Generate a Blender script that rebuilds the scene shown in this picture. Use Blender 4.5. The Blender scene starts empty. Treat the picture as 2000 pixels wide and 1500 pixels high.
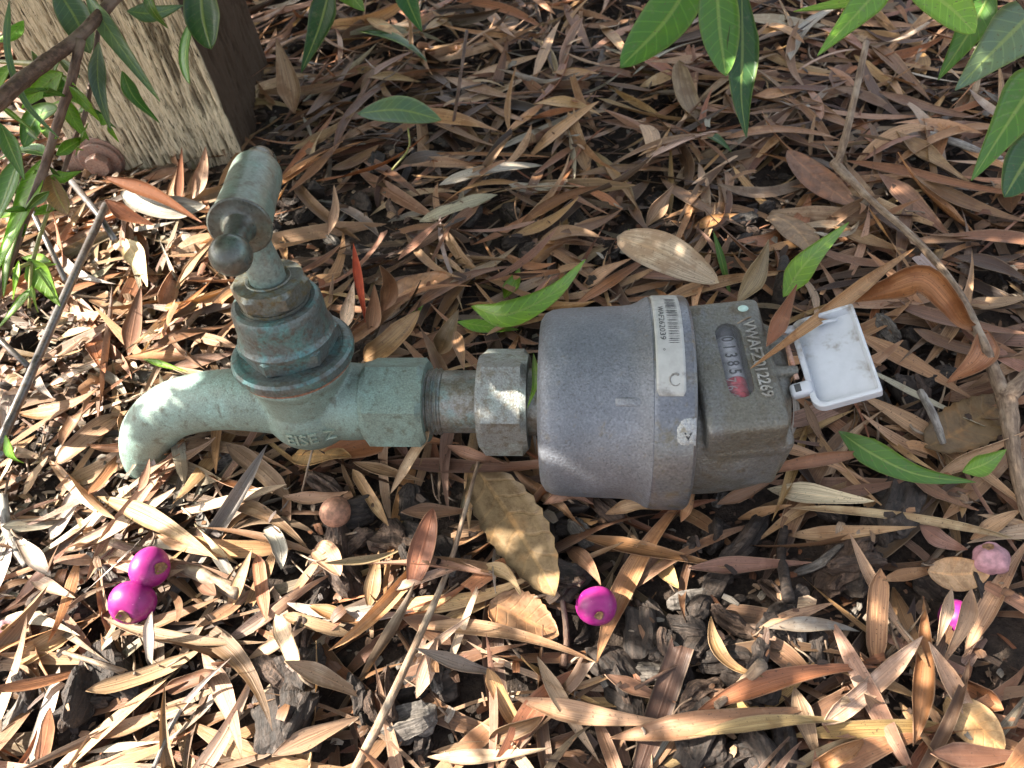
import bpy, bmesh, math, random
import numpy as np
from mathutils import Vector, Matrix, noise as mnoise

random.seed(7)
rng = np.random.default_rng(11)
scene = bpy.context.scene
COL = scene.collection
U = 0.001                                   # all lengths below are millimetres

# ------------------------------------------------------------------ camera
TH, PS, EPS = math.radians(53), math.radians(5.71), math.radians(54.33)
DP, ZA, F = 341.0, 40.0, 1500.0
CAM = np.array([0, -DP*math.cos(EPS), ZA + DP*math.sin(EPS)])
_r0 = np.array([1., 0, 0]); c_up = np.array([0, math.sin(TH), math.cos(TH)]); _f0 = np.array([0, math.cos(TH), -math.sin(TH)])
c_fw = _f0*math.cos(PS) - _r0*math.sin(PS)
c_rt = _r0*math.cos(PS) + _f0*math.sin(PS)
cd = bpy.data.cameras.new('camera'); cam = bpy.data.objects.new('camera', cd); COL.objects.link(cam)
cd.sensor_width = 36; cd.lens = 27; cd.clip_start = 0.01; cd.clip_end = 200
cd.dof.use_dof = True; cd.dof.focus_distance = 0.335; cd.dof.aperture_fstop = 20
m = Matrix.Identity(4)
for i in range(3):
    m[i][0] = c_rt[i]; m[i][1] = c_up[i]; m[i][2] = -c_fw[i]; m[i][3] = CAM[i]*U
cam.matrix_world = m
scene.camera = cam

# ------------------------------------------------------------------ light
SUN = Vector((-1.0, 0.06, 0.86)).normalized()
world = bpy.data.worlds.new('World'); scene.world = world; world.use_nodes = True
wn = world.node_tree.nodes; wl = world.node_tree.links
bgn = wn['Background']; sky = wn.new('ShaderNodeTexSky'); sky.sky_type = 'NISHITA'; sky.sun_disc = False
sky.sun_elevation = math.asin(SUN.z); sky.sun_rotation = math.atan2(SUN.x, SUN.y)
sky.air_density = 1.0; sky.dust_density = 3.0; sky.ozone_density = 0.4
hsv = wn.new('ShaderNodeHueSaturation'); hsv.inputs['Saturation'].default_value = 0.5   # hazy, near-white daylight sky
wl.new(sky.outputs[0], hsv.inputs['Color']); wl.new(hsv.outputs[0], bgn.inputs[0]); bgn.inputs[1].default_value = 0.08
sd = bpy.data.lights.new('sun', 'SUN'); sd.energy = 4.5; sd.angle = math.radians(0.45); sd.color = (1, 0.93, 0.82)
so = bpy.data.objects.new('sun', sd); COL.objects.link(so)
so.rotation_euler = SUN.to_track_quat('Z', 'Y').to_euler(); so.location = SUN*3
scene.view_settings.view_transform = 'Standard'; scene.view_settings.look = 'None'
scene.view_settings.gamma = 1.0; scene.view_settings.use_curve_mapping = False
scene.view_settings.exposure = 2.52
scene.render.engine = 'CYCLES'
scene.cycles.use_denoising = True
scene.cycles.max_bounces = 7; scene.cycles.transparent_max_bounces = 8
scene.cycles.caustics_reflective = False; scene.cycles.caustics_refractive = False

# ------------------------------------------------------------------ helpers
def at(px, py, z):
    d = c_fw + c_rt*(px-1000)/F + c_up*(750-py)/F
    return CAM + d*(z-CAM[2])/d[2]
def depth(p): return float((np.asarray(p)-CAM) @ c_fw)
def proj(p):
    d = np.asarray(p, float)-CAM; zz = d @ c_fw
    return 1000+F*(d@c_rt)/zz, 750-F*(d@c_up)/zz

def hash3(ix, iy, iz, seed=0):
    h = (ix.astype(np.int64)*374761393 + iy.astype(np.int64)*668265263 + iz.astype(np.int64)*2147483647 + seed*974634777) & 0xffffffff
    h = ((h ^ (h >> 13))*1274126177) & 0xffffffff
    h = h ^ (h >> 16)
    return (h & 0xffff)/65535.0
def vnoise(x, y, z=None, seed=0):
    x = np.asarray(x, float); y = np.asarray(y, float); z = np.zeros_like(x) if z is None else np.asarray(z, float)
    xi, yi, zi = np.floor(x), np.floor(y), np.floor(z)
    fx, fy, fz = x-xi, y-yi, z-zi
    fx, fy, fz = [t*t*(3-2*t) for t in (fx, fy, fz)]
    o = 0
    for a in (0, 1):
        for b in (0, 1):
            for c in (0, 1):
                o = o + hash3(xi+a, yi+b, zi+c, seed)*(fx if a else 1-fx)*(fy if b else 1-fy)*(fz if c else 1-fz)
    return o*2-1
def fbm(x, y, z=None, seed=0, oct=3):
    o = 0; a = 1; k = 1
    for i in range(oct):
        o = o + a*vnoise(x*k, y*k, None if z is None else z*k, seed+i*17); a *= .5; k *= 2.03
    return o

def mesh_from(name, verts, faces, mat=None, smooth=True, uv=None, col=None, sharp=0):
    me = bpy.data.meshes.new(name)
    v = np.asarray(verts, float)*U
    if isinstance(faces, np.ndarray):
        n = faces.shape[1]
        me.vertices.add(len(v)); me.vertices.foreach_set('co', v.ravel())
        me.loops.add(faces.size); me.loops.foreach_set('vertex_index', faces.ravel().astype(np.int32))
        me.polygons.add(len(faces)); me.polygons.foreach_set('loop_start', np.arange(0, faces.size, n, dtype=np.int32))
        me.update(calc_edges=True); me.validate()
    else:
        me.from_pydata(v.tolist(), [], faces)
    if smooth: me.polygons.foreach_set('use_smooth', np.ones(len(me.polygons), bool))
    if sharp: me.set_sharp_from_angle(angle=math.radians(sharp))
    vi = np.zeros(len(me.loops), np.int32); me.loops.foreach_get('vertex_index', vi)
    if uv is not None:
        l = me.uv_layers.new(name='UVMap'); l.data.foreach_set('uv', np.asarray(uv, np.float32)[vi].ravel())
    if col is not None:
        a = me.color_attributes.new('Col', 'FLOAT_COLOR', 'POINT'); a.data.foreach_set('color', np.asarray(col, np.float32).ravel())
    if mat: me.materials.append(mat)
    return me
def link(name, me, parent=None, loc=None):
    o = bpy.data.objects.new(name, me); COL.objects.link(o)
    if parent: o.parent = parent
    if loc is not None: o.location = Vector([c*U for c in loc])
    return o
def obj(name, verts, faces, mat, parent=None, loc=None, **k):
    v = np.asarray(verts, float)
    if loc is not None: v = v - np.asarray(loc, float)
    return link(name, mesh_from(name, v, faces, mat, **k), parent, loc)
def tag(o, label, cat, group=None, kind=None):
    if label: o['label'] = label
    if cat: o['category'] = cat
    if group: o['group'] = group
    if kind: o['kind'] = kind
    return o
def empty(name, loc, rot=(0, 0, 0)):
    o = bpy.data.objects.new(name, None); COL.objects.link(o)
    o.location = Vector([c*U for c in loc]); o.rotation_euler = rot; o.empty_display_size = 0.01
    return o

class MB:
    def __init__(s): s.v = []; s.f = []; s.n = 0
    def add(s, v, f):
        s.v.append(np.asarray(v, float)); s.f += [tuple(i+s.n for i in q) for q in f]; s.n += len(v); return s
    def V(s): return np.concatenate(s.v)
def grid_faces(nu, nv, closeu=False, closev=False):
    f = []
    for i in range(nu if closeu else nu-1):
        for j in range(nv if closev else nv-1):
            a = i*nv+j; b = i*nv+(j+1) % nv; c = ((i+1) % nu)*nv+(j+1) % nv; d = ((i+1) % nu)*nv+j
            f.append((a, b, c, d))
    return f
def lathe(prof, axis='z', seg=48, caps=True, fn=None):
    """prof: (r, h) list; revolve about local axis"""
    v = []
    for r, h in prof:
        for k in range(seg):
            a = 2*math.pi*k/seg; rr = r if fn is None else fn(r, h, a)
            x, y = rr*math.cos(a), rr*math.sin(a)
            v.append((x, y, h) if axis == 'z' else ((h, x, y) if axis == 'x' else (y, h, x)))
    f = grid_faces(len(prof), seg, False, True)
    f = [tuple(reversed(q)) for q in f]
    if caps:
        f.append(tuple(reversed(range(seg)))); n = (len(prof)-1)*seg; f.append(tuple(range(n, n+seg)))
    return np.array(v), f
def hexprof(R, rot):
    def fn(r, h, a):
        k = (a-rot) % (math.pi/3) - math.pi/6
        return r*min(1.0, math.cos(math.pi/6)/math.cos(k)*R[1]/r if False else 1e9)
    return fn
def hexprism(rc, h0, h1, rot, axis='x', cham=1.6, seg=72):
    """hexagonal nut with round-chamfered ends; rc = corner radius"""
    ap = rc*math.cos(math.pi/6)
    def fn(r, h, a):
        k = (a-rot) % (math.pi/3) - math.pi/6
        return min(r, ap/math.cos(k))
    p = [(ap*0.97, h0), (ap*1.0, h0+.1), (rc*1.0, h0+cham), (rc*1.01, h0+cham+.4), (rc*1.01, h1-cham-.4), (rc*1.0, h1-cham), (ap*1.0, h1-.1), (ap*.97, h1)]
    return lathe(p, axis, seg, True, fn)
def spline(P, n):
    P = np.asarray(P, float); m_ = len(P)
    if m_ == 2: return P[0]+(P[1]-P[0])*np.linspace(0, 1, n)[:, None]
    Q = np.vstack([2*P[0]-P[1], P, 2*P[-1]-P[-2]])
    t = np.linspace(0, m_-1-1e-6, n); i = t.astype(int); u_ = (t-i)[:, None]
    a, b, c, d = Q[i], Q[i+1], Q[i+2], Q[i+3]
    return .5*((2*b)+(-a+c)*u_+(2*a-5*b+4*c-d)*u_**2+(-a+3*b-3*c+d)*u_**3)
def tube(P, R, seg=12, n=None, rough=0, seed=0, caps=True):
    P = np.asarray(P, float); R = np.atleast_1d(np.asarray(R, float))
    if len(R) == 1: R = np.repeat(R, len(P))
    if n: 
        t0 = np.linspace(0, 1, len(P)); t1 = np.linspace(0, 1, n); P = spline(P, n); R = np.interp(t1, t0, R)
    T = np.gradient(P, axis=0); T /= np.linalg.norm(T, axis=1)[:, None]+1e-9
    nrm = np.cross(T[0], [0.3, .2, 1.]); nrm /= np.linalg.norm(nrm)
    v = []
    for i in range(len(P)):
        nrm = nrm - T[i]*(nrm@T[i]); nrm /= np.linalg.norm(nrm); bn = np.cross(T[i], nrm)
        a = np.linspace(0, 2*math.pi, seg, endpoint=False)
        rr = R[i]*np.ones(seg)
        if rough: rr = rr*(1+rough*vnoise(np.cos(a)*1.5+seed*9.1, np.sin(a)*1.5+i*.7, np.full(seg, i*.21), seed))
        v.append(P[i]+rr[:, None]*(np.cos(a)[:, None]*nrm+np.sin(a)[:, None]*bn))
    f = grid_faces(len(P), seg, False, True)
    if caps: f.append(tuple(reversed(range(seg)))); k = (len(P)-1)*seg; f.append(tuple(range(k, k+seg)))
    return np.concatenate(v), f
def tube_uv(n_, seg, ln=1.0):
    return np.stack(np.meshgrid(np.linspace(0, ln, n_), np.linspace(0, 1, seg, endpoint=False), indexing='ij'), -1).reshape(-1, 2)
def box(x0, x1, y0, y1, z0, z1):
    v = [(x, y, z) for x in (x0, x1) for y in (y0, y1) for z in (z0, z1)]
    return np.array(v, float), [(0, 1, 3, 2), (4, 6, 7, 5), (0, 4, 5, 1), (2, 3, 7, 6), (0, 2, 6, 4), (1, 5, 7, 3)]
def bevel_box(b, r, seg=3):
    v, f = box(*b); bm = bmesh.new(); vs = [bm.verts.new(p) for p in v]
    for q in f: bm.faces.new([vs[i] for i in q])
    bmesh.ops.recalc_face_normals(bm, faces=bm.faces)
    bmesh.ops.bevel(bm, geom=list(bm.edges), offset=r, segments=seg, profile=.5, affect='EDGES')
    bm.verts.ensure_lookup_table(); bm.verts.index_update()
    out = np.array([x.co[:] for x in bm.verts]), [tuple(x.index for x in q.verts) for q in bm.faces]
    bm.free(); return out
def bake(me, mods):
    """apply modifiers to a mesh datablock; returns the new mesh"""
    o = bpy.data.objects.new('tmp', me); COL.objects.link(o)
    for typ, kw in mods:
        mo = o.modifiers.new('m', typ)
        for k, val in kw.items(): setattr(mo, k, val)
    dg = bpy.context.evaluated_depsgraph_get(); dg.update()
    r = bpy.data.meshes.new_from_object(o.evaluated_get(dg))
    bpy.data.objects.remove(o); return r
def fuse(name, parts, mat, voxel=0.9, smooth=4, extra=None):
    mb = MB()
    for v, f in parts: mb.add(v, f)
    me = mesh_from(name, mb.V(), mb.f)
    bm = bmesh.new(); bm.from_mesh(me); bmesh.ops.recalc_face_normals(bm, faces=bm.faces); bm.to_mesh(me); bm.free()
    mods = [('REMESH', dict(mode='VOXEL', voxel_size=voxel*U, use_smooth_shade=True)), ('SMOOTH', dict(factor=.5, iterations=smooth))]
    r = bake(me, mods+(extra or [])); r.name = name; r.materials.clear(); r.materials.append(mat); return r
def text_mesh(s, size, depth_=0.0, bold=0.0, res=3):
    cu = bpy.data.curves.new('t', 'FONT'); cu.body = s; cu.size = size*U; cu.extrude = depth_*U; cu.offset = bold*U; cu.resolution_u = res
    o = bpy.data.objects.new('t', cu); COL.objects.link(o)
    dg = bpy.context.evaluated_depsgraph_get(); dg.update()
    me = bpy.data.meshes.new_from_object(o.evaluated_get(dg)); bpy.data.objects.remove(o); bpy.data.curves.remove(cu)
    v = np.array([p.co[:] for p in me.vertices])/U; f = [tuple(p.vertices) for p in me.polygons]; bpy.data.meshes.remove(me)
    return v, f

# ------------------------------------------------------------------ materials
class N:
    def __init__(s, name):
        s.m = bpy.data.materials.new(name); s.m.use_nodes = True; s.t = s.m.node_tree; s.n = s.t.nodes; s.n.clear()
        s.out = s.n.new('ShaderNodeOutputMaterial')
    def new(s, typ, **k):
        x = s.n.new('ShaderNode'+typ)
        for a, b in k.items(): setattr(x, a, b)
        return x
    def set(s, sock, v):
        if hasattr(v, 'links') or isinstance(v, bpy.types.NodeSocket): s.t.links.new(v, sock)
        elif isinstance(v, (tuple, list)) and len(v) == 3 and sock.type == 'RGBA': sock.default_value = (*v, 1)
        else: sock.default_value = v
    def mix(s, f, a, b, mode='MIX'):
        x = s.new('Mix', data_type='RGBA', blend_type=mode); s.set(x.inputs[0], f); s.set(x.inputs[6], a); s.set(x.inputs[7], b); return x.outputs[2]
    def math(s, op, a, b=0.0, c=0.0, clamp=False):
        x = s.new('Math', operation=op, use_clamp=clamp); s.set(x.inputs[0], a); s.set(x.inputs[1], b); s.set(x.inputs[2], c); return x.outputs[0]
    def noise(s, vec, scale, detail=3, rough=.55, dist=0):
        x = s.new('TexNoise'); s.set(x.inputs['Vector'], vec); x.inputs['Scale'].default_value = scale; x.inputs['Detail'].default_value = detail
        x.inputs['Roughness'].default_value = rough; x.inputs['Distortion'].default_value = dist; return x.outputs[0]
    def ramp(s, f, a, b):
        x = s.new('MapRange', interpolation_type='SMOOTHSTEP'); s.set(x.inputs[0], f); x.inputs[1].default_value = a; x.inputs[2].default_value = b; return x.outputs[0]
    def pos(s): return s.new('NewGeometry').outputs['Position']
    def obj(s): return s.new('TexCoord').outputs['Object']
    def scale(s, vec, sc):
        x = s.new('VectorMath', operation='MULTIPLY'); s.set(x.inputs[0], vec); x.inputs[1].default_value = sc; return x.outputs[0]
    def bump(s, h, strength=.3, dist=.0005, normal=None):
        x = s.new('Bump'); s.set(x.inputs['Height'], h); x.inputs['Strength'].default_value = strength; x.inputs['Distance'].default_value = dist
        if normal is not None: s.set(x.inputs['Normal'], normal)
        return x.outputs[0]
    def bsdf(s, col, rough=.5, metal=0., normal=None, spec=.5, **k):
        x = s.new('BsdfPrincipled'); s.set(x.inputs['Base Color'], col); s.set(x.inputs['Roughness'], rough); s.set(x.inputs['Metallic'], metal)
        x.inputs['Specular IOR Level'].default_value = spec
        if normal is not None: s.set(x.inputs['Normal'], normal)
        for a, b in k.items(): s.set(x.inputs[a], b)
        return x.outputs[0]
    def done(s, sh): s.t.links.new(sh, s.out.inputs[0]); return s.m

def leaf_material(name, rough, trans, fresh=False, broad=False):
    n = N(name)
    a = n.new('Attribute', attribute_name='Col'); col = a.outputs['Color']; rnd = a.outputs['Alpha']
    uv = n.new('UVMap').outputs[0]; sp = n.new('SeparateXYZ'); n.set(sp.inputs[0], uv)
    uu, vv = sp.outputs[0], sp.outputs[1]
    p = n.pos()
    cb = n.new('CombineXYZ'); n.set(cb.inputs[0], n.math('MULTIPLY', uu, 2.2)); n.set(cb.inputs[1], n.math('MULTIPLY', vv, 26 if not fresh else 10)); n.set(cb.inputs[2], n.math('MULTIPLY', rnd, 97))
    st = n.noise(cb.outputs[0], 1.0, 2, .6)
    t = n.math('ABSOLUTE', n.math('MULTIPLY_ADD', vv, 2.0, -1.0))
    mid = n.math('SUBTRACT', 1.0, n.ramp(t, .03, .13))
    edge = n.ramp(t, .86, .98)
    # side veins: slanted waves
    w = n.math('SINE', n.math('MULTIPLY', n.math('SUBTRACT', n.math('ADD', n.math('MULTIPLY', uu, 62 if not broad else 44), n.math('MULTIPLY', n.noise(n.pos(), 60, 2, .5), 7 if broad else 2)), n.math('MULTIPLY', t, 9 if not broad else 6)), 1.0))
    side = n.ramp(w, .80, 1.0)
    bl = n.noise(p, 70, 3, .6); spk = n.noise(p, 900, 2, .5); big = n.noise(p, 260, 3, .6)
    if fresh:
        c = n.mix(n.ramp(bl, .35, .7), col, n.mix(1.0, col, (1.25, 1.15, .8), 'MULTIPLY'))
        c = n.mix(n.math('MULTIPLY', side, .38), c, n.mix(1.0, c, (1.8, 1.7, 1.5), 'MULTIPLY'))
        c = n.mix(n.math('MULTIPLY', mid, .65), c, n.mix(.6, c, (.42, .5, .13)))
        c = n.mix(n.math('MULTIPLY', edge, .35), c, (.30, .34, .10))
        c = n.mix(n.math('MULTIPLY', n.ramp(spk, .64, .70), .6), c, (.14, .11, .05)); c = n.mix(n.math('MULTIPLY', n.ramp(n.noise(p, 120, 4, .7), .56, .72), .30), c, (.24, .24, .15))
        h = n.math('ADD', n.math('MULTIPLY', mid, -1.0), n.math('ADD', n.math('MULTIPLY', side, -.5), n.math('MULTIPLY', big, .8)))
        nm = n.bump(h, .35, .0004)
    else:
        c = n.mix(n.ramp(st, .30, .72), n.mix(1.0, col, (.62, .56, .52), 'MULTIPLY'), n.mix(1.0, col, (1.16, 1.14, 1.1), 'MULTIPLY'))
        c = n.mix(n.math('MULTIPLY', n.ramp(n.math('ADD', bl, n.math('MULTIPLY_ADD', rnd, .36, -.18)), .46, .62), .75), c, n.mix(1.0, col, (.58, .46, .37), 'MULTIPLY'))
        c = n.mix(n.math('MULTIPLY', n.ramp(big, .55, .75), .35), c, n.mix(1.0, col, (1.25, 1.2, 1.15), 'MULTIPLY'))
        c = n.mix(n.math('MULTIPLY', n.ramp(spk, .64, .72), .7), c, (.05, .032, .02))
        c = n.mix(n.math('MULTIPLY', mid, .30), c, n.mix(1.0, c, (1.5, 1.4, 1.25), 'MULTIPLY'))
        c = n.mix(n.math('MULTIPLY', edge, .40), c, n.mix(.5, c, (.5, .37, .24)))
        if broad:
            c = n.mix(n.math('MULTIPLY', n.ramp(n.noise(p, 160, 5, .75), .40, .66), .75), col, n.mix(1.0, col, (.42, .36, .30), 'MULTIPLY'))
            c = n.mix(n.math('MULTIPLY', n.ramp(bl, .5, .7), .6), c, n.mix(1.0, col, (1.5, 1.2, .9), 'MULTIPLY'))
            c = n.mix(n.math('MULTIPLY', side, .4), c, n.mix(1.0, c, (1.4, 1.3, 1.15), 'MULTIPLY')); c = n.mix(n.math('MULTIPLY', mid, .6), c, n.mix(1.0, c, (1.6, 1.5, 1.3), 'MULTIPLY'))
        h = n.math('ADD', n.math('MULTIPLY', st, 1.0 if not broad else .2), n.math('ADD', n.math('MULTIPLY', n.math('MAXIMUM', mid, side) if broad else mid, -.5 if not broad else .45), n.math('MULTIPLY', big, .5 if not broad else 1.0)))
        nm = n.bump(h, .55, .0004)
    pr = n.bsdf(c, rough, 0, nm, .4 if not fresh else .5)
    tr = n.new('BsdfTranslucent'); n.set(tr.inputs[0], n.mix(1.0, c, (1.5, 1.5, .7) if fresh else (1.3, 1.0, .7), 'MULTIPLY'))
    ms = n.new('MixShader'); ms.inputs[0].default_value = trans; n.t.links.new(pr, ms.inputs[1]); n.t.links.new(tr.outputs[0], ms.inputs[2])
    return n.done(ms.outputs[0])
M = {}
M['dry'] = leaf_material('dry_leaf', .52, .12)
M['dry_broad'] = leaf_material('dry_broad_leaf', .55, .10, False, True)
M['fresh'] = leaf_material('fresh_leaf', .38, .36, True)
M['fresh_thin'] = leaf_material('young_leaf', .42, .5, True)

def patina(name, base, verd, dark, s=1.0, rough=.5, metal=.25, verd_amt=(.45, .65), dark_amt=(.55, .72), bump=.35, grain=1400):
    n = N(name); p = n.obj()
    a = n.noise(p, 55*s, 5, .65); b = n.noise(p, 210*s, 4, .65); g = n.noise(p, grain, 3, .6); big = n.noise(p, 22*s, 3, .5)
    c = n.mix(n.ramp(a, *verd_amt), base, verd)
    c = n.mix(n.math('MULTIPLY', n.ramp(b, *dark_amt), .8), c, dark)
    c = n.mix(n.math('MULTIPLY', n.ramp(big, .45, .7), .45), c, n.mix(.5, dark, base))
    c = n.mix(n.math('MULTIPLY', n.ramp(g, .48, .70), .45), c, n.mix(1.0, c, (1.7, 1.75, 1.75), 'MULTIPLY'))
    c = n.mix(n.math('MULTIPLY', n.ramp(g, .47, .30), .55), c, n.mix(1.0, c, (.45, .42, .38), 'MULTIPLY'))
    pt = n.new('NewGeometry').outputs['Pointiness']; c = n.mix(n.math('MULTIPLY', n.ramp(pt, .53, .60), .55), c, n.mix(1.0, c, (1.7, 1.65, 1.55), 'MULTIPLY'))   # bare, worn edges
    r = n.math('MULTIPLY_ADD', b, .3, rough-.15)
    h = n.math('ADD', g, n.math('MULTIPLY', b, .6))
    return n.done(n.bsdf(c, r, metal, n.bump(h, bump, .0005), .5))
M['tap_body'] = patina('verdigris_body', (.145, .19, .16), (.19, .28, .245), (.082, .082, .058), 1.0, .50, .15, (.40, .66), (.52, .72), bump=.6)
M['tap_bonnet'] = patina('verdigris_bonnet', (.095, .11, .105), (.075, .165, .16), (.072, .06, .045), 1.5, .38, .4, (.42, .62), (.48, .66), .35, 900)
M['tap_handle'] = patina('verdigris_handle', (.155, .185, .16), (.14, .215, .185), (.10, .082, .06), 1.0, .36, .15, (.44, .64), (.50, .70), .12, 700)
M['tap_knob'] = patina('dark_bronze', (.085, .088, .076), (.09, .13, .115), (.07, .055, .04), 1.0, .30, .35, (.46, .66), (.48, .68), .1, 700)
M['brass_nut'] = patina('dull_gland_nut', (.12, .125, .11), (.12, .17, .165), (.115, .088, .035), 1.4, .38, .5, (.5, .7), (.46, .64), .3, 900)
M['nipple'] = patina('galvanised_nipple', (.20, .195, .18), (.16, .21, .20), (.12, .095, .062), 1.5, .40, .45, (.48, .66), (.42, .64), .45, 1200)
M['union'] = patina('union_nut', (.21, .215, .205), (.26, .30, .28), (.13, .11, .08), 1.4, .44, .4, (.45, .65), (.46, .66), .6, 1300)
M['meter'] = patina('meter_cast_body', (.118, .127, .145), (.18, .19, .213), (.14, .115, .08), .7, .46, .3, (.38, .66), (.58, .74), .75, 1050)
M['collar'] = patina('meter_collar', (.135, .142, .158), (.19, .192, .19), (.13, .105, .06), .7, .34, .5, (.42, .66), (.50, .70), .3, 900)
M['housing'] = patina('meter_housing', (.135, .128, .105), (.165, .17, .172), (.10, .078, .048), .7, .42, .45, (.40, .64), (.48, .70), 1.0, 950)
M['lettering'] = patina('cast_lettering', (.20, .19, .165), (.22, .22, .21), (.10, .085, .07), 1.2, .40, .4, (.42, .65), (.5, .7), .3, 1100)

def simple(name, col, rough=.5, metal=0., var=.3, s=300, bump=.2, dirt=None, spec=.5, dirt_amt=(.55, .75)):
    n = N(name); p = n.obj()
    a = n.noise(p, s, 4, .6)
    c = n.mix(n.ramp(a, .3, .7), tuple(x*(1-var) for x in col), tuple(min(1, x*(1+var)) for x in col))
    if dirt:
        b = n.noise(p, s*.35, 5, .7); c = n.mix(n.math('MULTIPLY', n.ramp(b, *dirt_amt), .85), c, dirt)
    return n.done(n.bsdf(c, rough, metal, n.bump(a, bump, .0004), spec))
M['fibre'] = simple('fibre_washer', (.20, .095, .055), .75, 0, .5, 700)
M['white_plastic'] = simple('white_plastic', (.44, .46, .49), .40, 0, .06, 120, .1, (.17, .135, .095), .5, (.54, .70))
M['label_white'] = simple('label_paper', (.38, .375, .35), .5, 0, .10, 200, .1, (.17, .16, .145), .5, (.50, .66))
M['ink'] = simple('black_ink', (.055, .055, .06), .6, 0, .5, 900, .02, (.2, .2, .19), .5, (.52, .62))
M['drum'] = simple('counter_drum', (.34, .34, .36), .45, 0, .15, 500, .05)
M['drum_dark'] = simple('counter_drum_dark', (.05, .05, .055), .4, 0, .2, 500, .05)
M['drum_red'] = simple('counter_drum_red', (.40, .022, .035), .35, 0, .2, 500, .05)
M['drum_ink'] = simple('drum_ink', (.035, .035, .04), .5, 0, .2, 500, .02)
M['drum_ink_white'] = simple('drum_ink_white', (.55, .42, .42), .5, 0, .2, 500, .02)
M['rust'] = patina('rusty_steel', (.27, .17, .13), (.30, .22, .18), (.30, .12, .07), 1.0, .6, .2, (.42, .62), (.48, .7), .5, 900)
M['rod'] = patina('weathered_rod', (.085, .075, .068), (.13, .125, .125), (.075, .05, .036), 1.0, .36, .5, (.4, .65), (.5, .7), .2, 700)
n = N('dusty_glass'); tr = n.new('BsdfTransparent'); gl = n.bsdf((.35, .35, .36), .12, 0, None, .6); ms = n.new('MixShader')
n.set(ms.inputs[0], n.math('MULTIPLY_ADD', n.noise(n.obj(), 260, 4, .6), .12, .03)); n.t.links.new(tr.outputs[0], ms.inputs[1]); n.t.links.new(gl, ms.inputs[2]); M['glass'] = n.done(ms.outputs[0])

def bark(name, c1, c2, c3, grain=1.0):
    n = N(name); p = n.obj(); q = n.scale(p, (1.0, 6.0*grain, 6.0*grain))
    a = n.noise(q, 110, 5, .7, .6); b = n.noise(p, 420, 4, .65); oi = n.new('ObjectInfo')
    c = n.mix(n.ramp(a, .35, .68), c1, c2); c = n.mix(n.math('MULTIPLY', n.ramp(b, .55, .75), .6), c, c3)
    h = n.math('ADD', a, n.math('MULTIPLY', b, .5))
    return n.done(n.bsdf(c, .68, 0, n.bump(h, .9, .0012), .35))
M['bark'] = bark('dark_bark', (.010, .007, .005), (.045, .031, .023), (.11, .085, .068))
M['bark2'] = bark('brown_bark', (.025, .015, .010), (.10, .062, .042), (.19, .14, .10))
M['bark3'] = bark('grey_bark', (.05, .042, .035), (.18, .155, .13), (.32, .29, .25))
def twigmat(name, c1, c2, c3):
    n = N(name); uv = n.new('UVMap').outputs[0]; p = n.obj()
    a = n.noise(n.scale(uv, (.35, 9, 1)), 1.0, 4, .65, .4); b = n.noise(p, 300, 5, .7); d = n.noise(p, 60, 3, .6)
    c = n.mix(n.ramp(a, .34, .66), c1, c2); c = n.mix(n.math('MULTIPLY', n.ramp(b, .52, .70), .7), c, c1); c = n.mix(n.math('MULTIPLY', n.ramp(d, .48, .66), .6), c, c3)
    return n.done(n.bsdf(c, .65, 0, n.bump(n.math('ADD', a, b), .8, .0008), .35))
M['twig'] = twigmat('dry_twig', (.11, .07, .045), (.29, .205, .135), (.38, .31, .23))
M['twig_dark'] = twigmat('brown_stem', (.055, .030, .02), (.15, .085, .055), (.24, .17, .13))
M['twig_grey'] = twigmat('bleached_stem', (.12, .10, .085), (.33, .30, .26), (.45, .42, .38))
M['stem_green'] = simple('green_stem', (.20, .19, .05), .45, 0, .3, 200, .2)
n = N('soil'); p = n.pos(); a = n.noise(p, 160, 6, .75); b = n.noise(p, 600, 4, .7)
c = n.mix(n.ramp(a, .3, .7), (.016, .011, .008), (.065, .045, .032)); c = n.mix(n.math('MULTIPLY', n.ramp(b, .6, .75), .6), c, (.17, .11, .07))
M['soil'] = n.done(n.bsdf(c, .85, 0, n.bump(n.math('ADD', a, b), 1.0, .003), .3))
# berry
n = N('magenta_berry'); p = n.obj(); a = n.noise(p, 120, 3, .5); b = n.noise(p, 800, 2, .5)
c = n.mix(n.ramp(a, .3, .7), (.21, .008, .115), (.29, .022, .165)); c = n.mix(n.math('MULTIPLY', n.ramp(b, .70, .76), .5), c, (.50, .22, .36)); c = n.mix(n.math('MULTIPLY', n.ramp(n.noise(p, 70, 5, .7), .52, .66), .6), c, (.13, .016, .06)); c = n.mix(n.math('MULTIPLY', n.ramp(n.noise(p, 160, 5, .75), .54, .70), .35), c, (.34, .17, .24))
M['berry'] = n.done(n.bsdf(c, n.math('MULTIPLY_ADD', a, .25, .30), 0, n.bump(b, .06, .0003), .4, **{'Subsurface Weight': .12, 'Subsurface Radius': (.004, .001, .003), 'Subsurface Scale': 1.0}))
M['berry_dry'] = simple('dried_berry', (.33, .17, .19), .6, 0, .35, 260, .8, (.22, .11, .10))
M['calyx'] = simple('berry_calyx', (.20, .105, .045), .7, 0, .4, 800, .4)
M['nut'] = simple('woody_nut', (.26, .13, .08), .75, 0, .35, 500, .9)

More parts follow.
